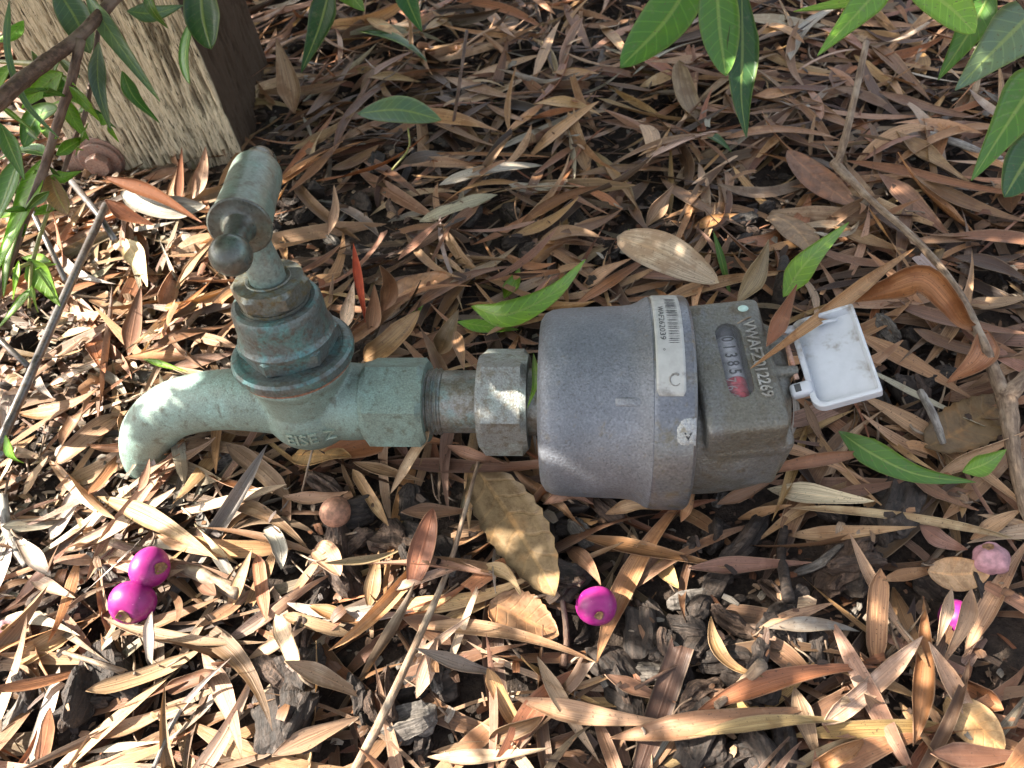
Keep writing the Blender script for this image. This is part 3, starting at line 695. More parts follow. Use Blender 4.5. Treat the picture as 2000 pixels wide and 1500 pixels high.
def shell(V, uv, col, thick=.32):
    n_, nt, _ = V.shape; du = np.gradient(V, axis=0); dv = np.gradient(V, axis=1); nn = np.cross(du, dv); nn /= np.linalg.norm(nn, axis=2)[..., None]+1e-9
    top = V.reshape(-1, 3); bot = (V-nn*thick).reshape(-1, 3) if nn[..., 2].mean() > 0 else (V+nn*thick).reshape(-1, 3)
    k = n_*nt; f = grid_faces(n_, nt); g_ = [tuple(reversed([i+k for i in q])) for q in f]
    ring = [i*nt for i in range(n_)]+[(n_-1)*nt+j for j in range(1, nt)]+[i*nt+nt-1 for i in range(n_-2, -1, -1)]+[j for j in range(nt-2, 0, -1)]
    fs = [(ring[i], ring[i]+k, ring[(i+1) % len(ring)]+k, ring[(i+1) % len(ring)]) for i in range(len(ring))]
    return np.vstack([top, bot]), f+g_+fs, np.vstack([uv.reshape(-1, 2)]*2), np.tile(col, (2*k, 1))

# ---- labels that say which one
MARKS = [("the tap spout", 320, 810), ("the tee handle", 475, 390), ("the tap bonnet", 570, 650), ("the inlet hexagon", 755, 785), ("the threaded nipple", 880, 785), ("the union nut", 985, 785),
         ("the meter body", 1160, 780), ("the barcode label", 1310, 640), ("the number window", 1425, 700), ("the white lid", 1630, 690), ("the timber post", 400, 230), ("the rusty bolt", 190, 315),
         ("the mesh rim rod", 90, 640), ("the pair of berries", 275, 1145), ("the single berry", 1165, 1182), ("the half hidden berry", 1868, 1203), ("the faded berry", 1935, 1090),
         ("the forked twig's elbow", 1635, 310), ("the twig's lower joint", 1965, 790), ("the serrated brown leaf", 1010, 1060), ("the long straw stalk", 820, 1190),
         ("the lower left corner", 60, 1450), ("the lower right corner", 1940, 1450), ("the bottom edge", 1000, 1480), ("the big cream leaf", 1300, 505), ("the oval green leaf", 780, 222),
         ("the row of hanging leaves", 1400, 170), ("the upper right corner", 1960, 60), ("the top edge", 950, 30), ("the curled orange leaf", 1790, 570)]
LABELS = {}
def where(px, py):
    mk = min(MARKS, key=lambda q: math.hypot(q[1]-px, q[2]-py)); dx, dy = px-mk[1], py-mk[2]; dist = math.hypot(dx, dy)
    a = math.degrees(math.atan2(-dy, dx)) % 360
    w = ['right of', 'upper right of', 'above', 'upper left of', 'left of', 'lower left of', 'below', 'lower right of'][int(((a+22.5) % 360)//45)]
    return w+' '+mk[0], dist
ORD = ['', ', second closest', ', third closest', ', fourth closest', ', fifth closest', ', sixth closest', ', seventh closest', ', eighth closest', ', ninth closest', ', tenth closest']
def lean(x1, y1, x2, y2):
    a = math.degrees(math.atan2(-(y2-y1), x2-x1)) % 180
    return 'lying level' if a < 20 or a > 160 else 'slanting up' if a < 68 else 'upright' if a < 112 else 'slanting down'
PEND = []
def want_label(o, head, px, py, tail, cat, group):
    w, d = where(px, py); PEND.append((o, head, w, d, tail, cat, group))
def flush_labels():
    from collections import defaultdict
    G = defaultdict(list)
    for p in PEND: G[f'{p[1]} {p[4]}, {p[2]}'].append(p)
    for key, L in G.items():
        L.sort(key=lambda q: q[3])
        for i, p in enumerate(L):
            tag(p[0], key+(ORD[i] if i < len(ORD) else ', further out'), p[5], p[6])

# ================================================================== bark chips
def chip_mesh(name, L, W, Hh, seed, mat):
    nu, nv = 15, 18; v = []
    for i in range(nu):
        s = -1+2*i/(nu-1)
        for j in range(nv):
            a = 2*math.pi*j/nv; e = .55
            cx = math.copysign(abs(math.cos(a))**e, math.cos(a)); sx = math.copysign(abs(math.sin(a))**e, math.sin(a))
            k = (1-abs(s)**5*.55)
            v.append((s*L/2, cx*W/2*k, sx*Hh/2*k))
    v = np.array(v); q = v/6.0
    ridge = vnoise(q[:, 0]*.25+seed, q[:, 1]*3.2, q[:, 2]*3.2, seed)
    d = .30*ridge+.20*fbm(q[:, 0]*1.1, q[:, 1]*1.1, q[:, 2]*1.1, seed+3)
    v[:, 1] *= 1+d*1.4; v[:, 2] *= 1+d*1.8
    v[:, 0] += 1.3*vnoise(v[:, 1]/2.2, v[:, 2]/2.2, seed=seed+8)*np.abs(v[:, 0])/(L/2)*1.6
    v[:, 2] += .10*L*vnoise(v[:, 0]/(L*.5), np.zeros(len(v)), seed=seed+5)
    f = grid_faces(nu, nv, False, True); f.append(tuple(reversed(range(nv)))); f.append(tuple(range((nu-1)*nv, nu*nv)))
    return mesh_from(name, v, f, mat, smooth=False), v, f
CH = []
for k in range(16):
    r_ = random.Random(k); L = r_.uniform(13, 32); W = L*r_.uniform(.35, .65); Hh = W*r_.uniform(.35, .7)
    CH.append((*chip_mesh('bark_chip', L, W, Hh, k+1, M[('bark', 'bark', 'bark2', 'bark', 'bark3', 'bark', 'bark', 'bark2')[k % 8]]), L, W, Hh))
def place_chip(k, x, y, rz, tilt, roll, sc):
    R_ = Matrix.Rotation(rz, 3, 'Z') @ Matrix.Rotation(tilt, 3, 'Y') @ Matrix.Rotation(roll, 3, 'X')
    v = CH[k][1]*sc @ np.array(R_).T; xy = v[:, :2]+[x, y]
    z0 = float(np.mean(hat(xy[:, 0], xy[:, 1])))+CH[k][5]*sc*.28
    w = np.column_stack([xy, v[:, 2]+z0]); stamp(w, .2, 30); 
    return R_, z0, w
ZONES = [(690, 420, 95, 70), (1190, 480, 70, 45), (1420, 1080, 130, 70), (1380, 1230, 130, 90), (1560, 1180, 110, 90), (640, 1080, 70, 90), (600, 1370, 90, 80), (760, 1040, 70, 50), (1780, 730, 90, 70), (1320, 1310, 110, 60),
         (870, 1060, 60, 50), (1690, 1010, 80, 40), (1230, 1260, 90, 60), (140, 1370, 70, 80), (560, 420, 50, 60), (1500, 430, 60, 40), (1430, 1480, 120, 40), (800, 1380, 70, 70), (1850, 1180, 120, 60), (1120, 1100, 40, 80), (1000, 470, 60, 40)]
def zone(px, py):
    return max((1-min(1, ((px-a)/c)**2*.5+((py-b)/d)**2*.5) for a, b, c, d in ZONES))
r = random.Random(3)
mulch = {id(M[k]): (MB(), M[k]) for k in ('bark', 'bark2', 'bark3')}
cnt = 0; chips = []
while cnt < 620:
    x, y = r.uniform(-560, 400), r.uniform(-170, 600); px, py = proj((x, y, 0))
    if not (-120 < px < 2120 and -60 < py < 1620): continue
    cnt += 1; k = r.randrange(16)
    _, _, w = place_chip(k, x, y, r.uniform(0, 6.3), r.uniform(-.3, .3), r.uniform(-3, 3), r.uniform(.4, .85)); mt = CH[k][0].materials[0]
    mulch[id(mt)][0].add(w, CH[k][2])
mb = MB()
mats = []; fm = []
me = None
for i, (b_, mt) in enumerate(mulch.values()):
    if b_.n: fm += [len(mats)]*len(b_.f); mats.append(mt); mb.add(b_.V(), b_.f)
o = obj('bark_mulch', mb.V(), mb.f, None, smooth=False)
for mt in mats: o.data.materials.append(mt)
o.data.polygons.foreach_set('material_index', np.array(fm, np.int32)); tag(o, 'dark bark mulch spread under the fallen leaves', 'mulch', kind='stuff')
# crumbs
def crumbs(n_, seed, name, label, sizes=(1.2, 5.), names=('tan', 'brown', 'dark', 'dark', 'rust', 'grey', 'brown', 'pale', 'dark'), only=None):
    r_ = np.random.default_rng(seed); Vs = []; Fs = []; Cs = []; UVs = []; k = 0
    tot = 0
    while tot < n_:
        x, y = r_.uniform(-560, 400), r_.uniform(-170, 600); px, py = proj((x, y, 0))
        if not (-100 < px < 2100 and -60 < py < 1600) or (only and not only(px, py)): continue
        tot += 1; L = r_.uniform(*sizes); W = L*r_.uniform(.15, .8); a = r_.uniform(0, 6.3); z = float(hat(x, y)[0])+.3
        e1 = np.array([math.cos(a), math.sin(a), r_.uniform(-.5, .5)]); e2 = np.array([-math.sin(a), math.cos(a), r_.uniform(-.5, .5)])
        q = [-1, -1, .0], [0, -1.1, .2], [1, -.6, 0], [1.1, .5, 0], [.1, 1, .25], [-.9, .8, 0]
        p = np.array([np.array([x, y, z])+e1*s[0]*L/2+e2*s[1]*W/2+np.array([0, 0, s[2]*W]) for s in q]); p[:, 2] += max(0, z-p[:, 2].min())*.7
        Vs.append(p); Fs += [(k, k+1, k+4, k+5), (k+1, k+2, k+3, k+4)]; k += 6
        c = np.array(PAL[names[r_.integers(len(names))]])*r_.uniform(.3, .95); Cs += [[*c, r_.random()]]*6; UVs += [[.3, .3], [.5, .3], [.7, .3], [.7, .7], [.5, .7], [.3, .7]]
    o = obj(name, np.concatenate(Vs), Fs, M['dry'], uv=UVs, col=Cs); tag(o, label, 'debris', kind='stuff')
crumbs(9000, 5, 'litter_crumbs', 'fine crumbs of broken leaf and bark on the soil')

# ================================================================== leaf litter
def rand_pal(r_, px, py):
    if px < 420 and py > 380 or px < 760 and py > 960: return r_.choices(['pale', 'grey', 'tan', 'rust', 'brown', 'cream', 'orange'], [5, 4, 8, 3, 3, 1, 5])[0]
    if py > 950: return r_.choices(['tan', 'pale', 'grey', 'rose', 'brown', 'orange', 'olive', 'dark', 'rust', 'yellow'], [8, 2, 1, 4, 4, 6, 1, 2, 3, 1])[0]
    return r_.choices(['tan', 'brown', 'rose', 'yellow', 'rust', 'dark', 'grey', 'pale', 'olive', 'orange'], [7, 6, 4, 3, 3, 3, 2, 2, 1, 5])[0]
r = random.Random(21)
def random_leaf(small=1.0):
    while True:
        x, y = r.uniform(-600, 430), r.uniform(-190, 620); px, py = proj((x, y, 0))
        if not (-130 < px < 2130 and -70 < py < 1640): continue
        if -20 < x < 84 and abs(y) < 36: continue
        if zone(px, py) > .2 and r.random() < .75*zone(px, py)+.30: continue
        break
    L = r.triangular(28, 98, 56)*small; W = L*r.uniform(.065, .125); a = r.uniform(0, math.pi*2)
    if r.random() < .35: a = r.gauss(.35, .5)
    return x, y, px, py, L, W, a
def sheet_for(x, y, L, W, a, n_, nt, lift=.4):
    d = np.array([math.cos(a), math.sin(a)])*L/2; kind = r.choice(['lance', 'lance', 'strap', 'lance', 'oval'])
    q = r.random(); sr = None; curl = max(0, r.gauss(-.02, .07)); fold = r.uniform(-.1, .35); cup = r.gauss(0, .2); tw = r.gauss(0, .65)
    if q < .30: sr = (r.uniform(.15, .4), 1.0) if r.random() < .4 else (0.0, r.uniform(.45, .8)); k = sr[1]-sr[0]; d = d*k
    elif q < .42: W *= r.uniform(.25, .5); kind = 'strap'
    elif q < .56: curl = r.uniform(.08, .28); fold = r.uniform(.3, .9); tw = r.gauss(0, 1.6)
    elif q < .60: W *= 1.8; d *= .7; kind = 'oval'
    P, Ln = settle((x-d[0], y-d[1]), (x+d[0], y+d[1]), r.gauss(0, .065), n_, abs(r.gauss(0, .022)), curl, .62, lift, W)
    V, uv = leaf_sheet(P, W, kind, fold, cup, r.gauss(0, .28), tw, abs(r.gauss(0, .05)), nt, 0, None, r.uniform(0, 6), sr)
    if sr:
        e = -1 if sr[0] == 0 else 0; t_ = P[-1]-P[0]; t_ = t_/np.linalg.norm(t_)
        for j in range(nt): V[e, j] += t_*r.uniform(-.35, .35)*W
    return V, uv
Vs = []; Cs = []; UVs = []; Fs = []; off = 0; n_, nt = 11, 5; F0 = leaf_faces(n_, nt)
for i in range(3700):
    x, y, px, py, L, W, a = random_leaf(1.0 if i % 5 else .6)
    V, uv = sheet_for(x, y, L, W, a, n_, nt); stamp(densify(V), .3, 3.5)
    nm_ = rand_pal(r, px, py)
    Vs.append(V.reshape(-1, 3)); UVs.append(uv.reshape(-1, 2)); Cs.append(np.tile(np.append(colr(nm_, r)*(.42 if i < 1700 else .75 if i < 2500 else 1.08), r.random()), (n_*nt, 1))); Fs.append(F0+off); off += n_*nt   # lower layers darkened to paint the shade in the gaps between leaves
    if i == 2000:
        crumbs(1200, 77, 'litter_crumbs', 'scattered crumbs of leaf lying between the fallen leaves', (1.5, 6))
crumbs(2200, 91, 'wood_crumbs', 'pale crumbs of wood and leaf around the mesh panel', (1.5, 7), ('pale', 'grey', 'tan', 'cream', 'rose', 'dark', 'grey', 'brown'), lambda px, py: px < 330 and 300 < py < 1050 and (px < 150+random.random()*200))
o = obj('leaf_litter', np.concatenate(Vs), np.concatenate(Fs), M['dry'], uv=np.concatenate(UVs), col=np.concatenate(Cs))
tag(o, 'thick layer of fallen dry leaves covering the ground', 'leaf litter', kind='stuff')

# the chips that show: things of their own
CHIPS = [(700, 400, 24), (665, 440, 20), (740, 330, 22), (770, 285, 18), (1190, 500, 18), (680, 1090, 40), (650, 1130, 26), (600, 1350, 34), (545, 1420, 26), (160, 1390, 40), (240, 1330, 26), (200, 1300, 24), (835, 1345, 34), (790, 1420, 26),
         (1360, 1180, 26), (1410, 1290, 22), (1330, 1360, 26), (1450, 1070, 50), (1640, 1110, 30), (1590, 1100, 24), (1740, 1010, 40), (1180, 985, 26), (1100, 1000, 24), (1560, 1230, 24), (1480, 1340, 20), (1280, 1230, 22),
         (1300, 1310, 24), (1390, 1395, 20), (1220, 1380, 18), (860, 1080, 20), (800, 990, 20), (770, 1060, 24), (1770, 790, 26), (1800, 830, 22), (1700, 1040, 20), (560, 1340, 24), (690, 1010, 24), (1130, 430, 18), (1010, 480, 18), (610, 1420, 20),
         (1520, 1170, 20), (1430, 1230, 24), (1360, 1250, 22), (1580, 1290, 20), (1690, 760, 24), (20, 1390, 26), (110, 1150, 24), (190, 1100, 20), (1910, 1150, 22), (1830, 1160, 20), (640, 390, 16), (590, 400, 18), (1530, 1450, 24), (1440, 1490, 24), (1330, 1490, 20)]
r = random.Random(12)
for i in range(110):
    a, b, c, d = r.choice(ZONES); CHIPS.append((a+r.gauss(0, c*.75), b+r.gauss(0, d*.75), r.uniform(10, 24)))
for (px, py, L) in CHIPS:
    if not (0 < px < 2000 and 0 < py < 1500): continue
    p = on_ground(px, py); k = r.randrange(16); sc = L/CH[k][3]; sc = min(sc, 1.7)
    R_, z0, w = place_chip(k, p[0], p[1], r.uniform(0, 6.3), r.uniform(-.35, .35), r.uniform(-3, 3), sc)
    o = link('bark_chip', CH[k][0], None, (p[0], p[1], z0)); o.rotation_euler = R_.to_euler(); o.scale = (sc,)*3
    mt = CH[k][0].materials[0]
    want_label(o, {'dark_bark': 'dark', 'brown_bark': 'brown', 'grey_bark': 'grey'}[mt.name]+(' large' if L > 23 else ' small')+' bark chip', px, py, 'in the litter', 'bark chip', 'bark chips showing between the leaves')

def add_leaf_object(V, uv, cname, mat, name='dry_leaf', thick=.3, rr=None, c=None):
    rr = rr or r; c = np.append(colr(cname, rr) if c is None else c, rr.random())
    v, f, u2, cc = shell(V, uv, c, thick); base = V[0].mean(0)
    return obj(name, v, f, mat, loc=base, uv=u2, col=cc)
def leaf_label(o, cname, x1, y1, x2, y2, grp='dry leaves lying on top of the litter', noun='dry leaf', cat='leaf'):
    ln = math.hypot(x2-x1, y2-y1); sz = 'long ' if ln > 190 else 'short ' if ln < 95 else ''
    want_label(o, sz+CW[cname]+' '+noun, (x1+x2)/2, (y1+y2)/2, lean(x1, y1, x2, y2), cat, grp)
# loose single leaves on top
for i in range(85):
    while True:
        x, y, px, py, L, W, a = random_leaf()
        if 20 < px < 1980 and 20 < py < 1480: break
    V, uv = sheet_for(x, y, L, W, a, 15, 5, .8); stamp(densify(V), .3, 3.5); nm_ = rand_pal(r, px, py); o = add_leaf_object(V, uv, nm_, M['dry'])
    p1, p2 = proj(V[0, 2]), proj(V[-1, 2]); leaf_label(o, nm_, *p1, *p2)

# leaves placed as the photograph shows them: x1, y1, x2, y2 (pixels), width, colour, bend, shape
HERO = """835,240,985,300,34,rose,.05,lance;1030,315,1170,245,38,yellow,.05,lance;1045,232,1175,240,32,yellow,-.03,lance;1170,235,1340,292,34,brown,.04,lance;1125,350,1350,335,30,rose,-.03,lance
1290,355,1450,460,38,rose,.05,lance;1255,320,1415,255,24,pale,.02,lance;995,470,1130,405,30,yellow,.03,lance;860,378,1060,322,28,grey,.03,strap;820,435,975,412,32,grey,0,strap
995,372,1110,362,24,grey,.02,strap;660,400,742,467,24,grey,-.05,strap;925,490,1065,400,28,rust,.02,lance;1095,485,1215,420,32,brown,.03,lance
905,155,1060,130,30,tan,.03,lance;1040,172,1095,52,26,tan,0,lance;1080,140,1172,168,30,orange,.04,lance;870,155,1012,212,34,tan,.03,lance;650,345,745,305,28,brown,0,strap
560,215,700,165,30,olive,-.05,lance;600,235,700,130,30,brown,0,lance;680,160,815,128,30,brown,0,lance;720,160,822,166,28,yellow,0,lance;548,335,665,235,26,rust,.03,lance
560,375,690,262,28,brown,.02,lance;570,300,700,240,28,tan,0,lance;1465,202,1565,195,40,yellow,.03,lance;1480,258,1635,300,30,brown,.03,lance;1415,285,1640,292,36,rose,-.04,lance
1690,95,1815,205,42,brown,.04,lance;1715,182,1905,252,36,brown,.04,lance;1480,45,1560,130,26,orange,.03,strap;1535,155,1640,12,28,grey,-.08,strap;1740,288,1885,372,42,tan,.03,lance
1650,325,1995,402,34,rust,.02,lance;1710,352,1850,472,46,brown,-.04,lance;1780,352,2000,452,46,brown,-.03,lance;1528,332,1665,412,56,brown,-.03,broad;1430,495,1577,395,38,rust,.16,strap
1500,432,1592,520,66,olive,-.05,broad;1620,465,1768,497,42,yellow,.02,lance;1760,482,1985,450,28,rose,0,lance;1725,605,2000,680,40,rose,.02,lance;1780,652,2000,688,38,brown,.02,strap
1660,645,1905,802,42,orange,.04,lance;1665,792,2010,1010,48,tan,-.03,lance;1800,885,1955,795,86,umber,.03,broad;1850,552,2005,488,50,dark,.05,lance;1850,522,2010,562,46,dark,0,lance
1870,612,2005,590,42,olive,.02,lance;1500,952,1702,988,56,cream,.06,lance;1560,812,1612,892,26,brown,0,lance;1890,702,2000,640,34,brown,0,lance;757,592,892,565,54,brown,-.05,broad
800,690,962,640,34,brown,.02,lance;800,642,1012,518,34,brown,-.02,lance;1130,562,1232,548,44,tan,.04,lance;1225,548,1440,592,42,brown,-.05,lance;1052,472,1172,500,38,olive,-.06,lance
925,915,1086,1190,112,umber,-.03,broad;962,1190,1092,1245,86,orange,.03,broad;800,1228,1166,1290,36,tan,-.04,lance;1165,1292,1356,960,50,orange,-.06,lance;1130,1056,1430,1116,42,orange,-.02,lance
1100,1050,1172,1182,42,tan,-.04,lance;1050,1288,1172,1492,38,pale,.03,lance;1010,1376,1312,1422,46,tan,.03,lance;1190,1452,1582,1390,50,tan,.02,lance;1358,1392,1712,1308,46,rust,-.05,lance
1345,1446,1680,1420,32,olive,-.03,lance;1340,1122,1580,1108,38,rose,-.02,lance;1535,1045,1755,1075,34,tan,-.02,lance;1780,1050,1888,1076,44,rose,.02,lance;1480,1232,1620,1190,28,tan,.02,lance
1500,1226,1672,1240,32,grey,-.02,lance;1385,1215,1492,1320,32,yellow,.22,lance;1680,1165,1720,1305,48,orange,0,strap;1748,1140,1802,1312,44,orange,.05,lance;1640,1075,1782,1285,28,tan,0,lance
1782,1285,1962,1462,46,pale,.02,lance;1880,1285,2005,1055,42,tan,-.02,lance;1600,1422,1777,1268,40,pale,.02,strap;1550,1342,1600,1500,52,tan,.03,lance;1835,1372,1935,1482,74,yellow,.03,broad
1695,1170,1872,1095,28,yellow,-.03,lance;1810,1118,1922,1125,56,tan,.05,broad;1800,1482,2005,1478,52,rose,0,lance;140,1092,350,960,36,pale,.02,strap;200,980,442,1112,46,tan,-.03,lance
350,1002,575,970,30,pale,.02,strap;420,988,608,1080,36,tan,-.08,lance;450,880,566,976,42,olive,-.05,strap;290,938,432,870,36,tan,.03,lance;575,890,692,905,60,yellow,.03,broad
515,1030,560,1125,36,grey,-.14,strap;245,1248,442,1180,30,orange,.03,lance;400,1240,506,1135,32,tan,0,lance;215,1216,535,1258,28,olive,.06,lance;0,1212,172,1252,28,grey,-.04,lance
40,1385,182,1290,32,rust,.05,lance;210,1372,388,1265,34,tan,.02,strap;60,1490,130,1310,46,grey,.05,strap;90,1500,135,1400,42,rust,0,strap;200,1452,352,1370,34,tan,.02,lance
390,1270,492,1492,52,tan,-.03,lance;305,1402,402,1385,24,tan,0,strap;575,1310,717,1362,46,pale,-.04,lance;555,1492,702,1400,46,tan,0,lance;35,1192,147,1060,30,rust,.03,lance
108,1062,172,958,38,grey,.04,strap;500,1080,530,1222,34,rust,0,strap;618,1075,682,1152,44,tan,-.05,broad;848,1332,982,1300,34,grey,.03,lance;812,1362,862,1250,44,tan,.03,lance
958,1320,1022,1432,36,yellow,.03,strap;835,1478,1078,1465,32,pale,.03,lance;668,1152,782,1060,22,pale,.03,lance;788,1012,922,1000,40,rose,-.02,lance;768,1162,932,1110,24,pale,.02,strap
935,1112,1022,1190,32,olive,-.16,lance;798,1142,862,1040,44,rust,.03,broad;40,815,200,768,38,orange,.08,lance;108,908,248,798,50,tan,.03,strap;190,982,225,880,26,rust,0,strap
185,722,256,790,24,grey,-.08,lance;58,718,112,787,26,grey,.03,lance;120,658,186,652,28,pale,.14,strap;130,752,150,662,32,pale,.05,strap;175,620,218,742,44,rust,.04,lance
188,582,258,622,46,tan,0,strap;130,580,222,512,26,grey,.02,strap;140,578,242,530,28,rust,0,strap;330,662,452,580,32,tan,0,strap;308,702,452,640,32,brown,.03,lance
338,722,462,700,34,rose,0,lance;330,672,432,520,30,rust,.04,lance;245,478,302,582,50,cream,-.05,lance;355,560,422,500,30,tan,0,lance;450,762,330,735,30,pale,0,lance
1110,602,1290,500,30,rust,.02,lance;880,560,1010,470,26,pale,0,lance;780,520,880,440,28,brown,0,lance;1180,330,1250,420,28,tan,0,lance;1350,210,1480,235,30,brown,0,lance
1560,200,1690,260,34,brown,.03,lance;1600,60,1700,130,32,rose,0,lance;1250,120,1330,190,34,rust,0,lance;1170,60,1240,150,28,tan,0,lance;950,30,1010,110,28,brown,.03,lance
1100,20,1160,110,30,brown,0,lance;1320,170,1370,250,46,olive,.03,broad;720,60,800,100,30,tan,0,lance;830,60,900,20,30,olive,0,lance;1440,120,1540,80,28,brown,0,lance
440,1180,360,1110,32,brown,0,lance;600,1180,720,1230,30,orange,0,lance;560,1210,700,1250,26,tan,.02,strap;490,1290,610,1240,30,pale,0,lance;1180,1330,1320,1370,34,rose,0,lance
30,960,110,905,26,pale,0,lance;20,1040,120,1010,30,grey,0,strap;10,890,70,850,28,tan,0,lance;60,1130,150,1170,30,pale,0,lance;280,1300,340,1230,30,grey,0,strap
1270,1010,1400,985,26,rust,0,lance;1440,1010,1540,1000,24,tan,.03,lance;1610,990,1760,960,26,brown,.02,lance;1750,960,1900,1010,34,brown,0,lance;1900,1050,1990,1000,34,tan,0,lance
1080,930,1150,990,26,dark,0,lance;700,940,760,1030,26,tan,0,strap;760,870,900,880,22,rust,0,lance;690,905,830,940,30,tan,0,lance;560,980,680,960,28,tan,.02,lance"""
GREEN = """985,582,1014,524,38,lgreen,.03,lance;895,642,1012,640,32,lgreen,.05,lance
1225,480,1300,540,26,green,-.03,lance;1385,500,1432,572,18,green,-.05,lance;290,715,372,738,14,lgreen,0,lance;790,640,830,610,24,lgreen,.04,lance;1365,265,1425,318,28,dgreen,0,lance;700,75,838,146,42,dgreen,-.08,lance"""
r = random.Random(5)
def hero(line, mat, group, noun, lifts=1.0):
    for it in line.replace('\n', ';').split(';'):
        q = it.split(','); x1, y1, x2, y2, w = map(float, q[:5]); cname = q[5]; bend = float(q[6]); kind = q[7]
        a, b = on_ground(x1, y1, 1.5), on_ground(x2, y2, 1.5); mid = (a+b)/2; W = w/F*depth(mid)
        # a leaf lying level looks narrower the more it is seen along the ground; undo that
        d2 = np.array([x2-x1, y2-y1]); d2 /= np.hypot(*d2); W *= (1+.22*abs(d2[0]))*(.74 if kind in ('lance', 'strap') else .95)
        big = kind == 'broad'
        P, Ln = settle(a, b, -bend, 21 if big else 15, r.uniform(0, .03), max(0, r.gauss(0, .05)), .55, lifts, W)
        V, uv = leaf_sheet(P, W, kind, r.uniform(0, .25) if mat is M['dry'] else .2, r.gauss(0, .12), r.gauss(0, .12), r.gauss(0, .28), abs(r.gauss(0, .03)), 7 if big else 5, .05 if (w > 80 and mat is M['dry']) else 0, None, r.uniform(0, 6))
        stamp(densify(V), .3, 3.5)
        o = add_leaf_object(V, uv, cname, M['dry_broad'] if (mat is M['dry'] and big and w > 50 and cname != 'cream') else mat, 'dry_leaf' if mat is M['dry'] else 'green_leaf')
        leaf_label(o, cname, x1, y1, x2, y2, group, noun)
hero(HERO, M['dry'], 'dry leaves lying on top of the litter', 'dry leaf', .8)
hero(GREEN, M['fresh'], 'fallen green leaves', 'fallen leaf', 1.4)

# ================================================================== leaves that stand, lean or arch: explicit centrelines
TOCAM = np.array([0, -.55, .83])
def free_leaf(pts, wpx, cname, mat, kind='lance', n_=17, fold=.2, cup=.05, tw0=0., tw1=0., parent=None, name=None, nt=5, up=None, ruf=.0, lab=True, grp=None, noun='dry leaf', ground=False):
    P = np.array([np.array(at(*p)) if not ground else np.array(on_ground(p[0], p[1], p[2])) for p in pts]); P = spline(P, n_)
    W = wpx/F*depth(P[len(P)//2])
    V, uv = leaf_sheet(P, W, kind, fold, cup, tw0, tw1, ruf, nt, 0, TOCAM if up is None else up)
    name = name or ('dry_leaf' if mat is M['dry'] else 'green_leaf')
    if parent is None:
        o = add_leaf_object(V, uv, cname, mat, name)
        if lab: leaf_label(o, cname, pts[0][0], pts[0][1], pts[-1][0], pts[-1][1], grp or 'dry leaves lying on top of the litter', noun)
    else:
        c = np.append(colr(cname, r), r.random()); v, f, u2, cc = shell(V, uv, c, .35); v = v-np.array(parent.location[:])/U
        o = obj(name, v, f, mat, parent, uv=u2, col=cc)
    return o
D = M['dry']; G_ = M['fresh']
o = free_leaf([(1205, 462, 18), (1300, 496, 24), (1404, 552, 17)], 78, 'cream', D, 'broad', 21, .12, 0, 0, .05, nt=7, lab=False); tag(o, 'broad clean cream leaf lying above the water meter', 'leaf', 'dry leaves lying on top of the litter')
crumbs(1500, 123, 'leaf_fragments', 'small torn leaf fragments strewn over the top of the litter', (2.0, 8.0), ('tan', 'brown', 'dark', 'orange', 'grey', 'pale', 'rust', 'brown', 'dark'), lambda px, py: not (px < 500 and py < 330) and not (980 < px < 1600 and 560 < py < 1000) and not (200 < px < 1000 and 640 < py < 900))
free_leaf([(1638, 842, 26), (1700, 884, 26), (1790, 926, 22), (1906, 942, 14)], 54, 'green', G_, 'lance', 21, .2, 0, 0, .1, noun='fallen leaf', grp='fallen green leaves', nt=7)
free_leaf([(1880, 922, 18), (1925, 905, 20), (1966, 878, 18)], 42, 'lgreen', G_, 'lance', 13, .2, noun='fallen leaf', grp='fallen green leaves')
free_leaf([(920, 598, 22), (990, 614, 30), (1080, 572, 30), (1144, 506, 22)], 52, 'lgreen', G_, 'lance', 21, .22, 0, 0, .1, noun='fallen leaf', grp='fallen green leaves', nt=7)
free_leaf([(1530, 580, 20), (1575, 512, 30), (1658, 434, 24)], 50, 'lgreen', G_, 'lance', 21, .22, 0, 0, .1, noun='fallen leaf', grp='fallen green leaves', nt=7)
free_leaf([(1182, 1004, 8), (1240, 985, 16), (1296, 996, 14)], 26, 'tan', D); free_leaf([(1330, 1020, 8), (1345, 985, 16), (1357, 955, 20)], 20, 'orange', D)
free_leaf([(1060, 985, 8), (1110, 965, 14), (1160, 985, 12)], 24, 'brown', D); free_leaf([(1400, 985, 8), (1460, 960, 16), (1530, 925, 18)], 26, 'brown', D); free_leaf([(870, 870, 20), (930, 890, 24), (985, 905, 16)], 24, 'brown', D)
o = free_leaf([(1787, 484, 22), (1715, 535, 44), (1650, 585, 66), (1590, 628, 79), (1530, 672, 81), (1466, 720, 80)], 30, 'orange', D, 'lance', 25, .5, 0, .3, -.5, lab=False)
o.data.attributes  # keeps its thin stalk end resting on the meter
tag(o, 'long twisted orange brown leaf resting its thin stalk across the meter top', 'leaf', 'dry leaves lying on top of the litter')
free_leaf([(1498, 676, 84), (1530, 615, 80), (1557, 555, 50)], 34, 'rust', D, fold=.15, tw1=.3)
o = free_leaf([(1655, 592, 20), (1735, 562, 38), (1800, 545, 46), (1850, 590, 40), (1880, 630, 28), (1925, 645, 16)], 54, 'rust', D, 'lance', 23, .45, .3, .1, .4, ruf=.14, lab=False)
tag(o, 'glossy rust orange leaf curled in an arch right of the white lid', 'leaf', 'dry leaves lying on top of the litter')
free_leaf([(1925, 645, 16), (1912, 700, 22), (1850, 748, 14)], 54, 'rust', D, 'lance', 15, .3, .2, 0, .4, ruf=.05)
free_leaf([(888, 645, 44), (898, 680, 55), (906, 722, 58)], 26, 'brown', D)
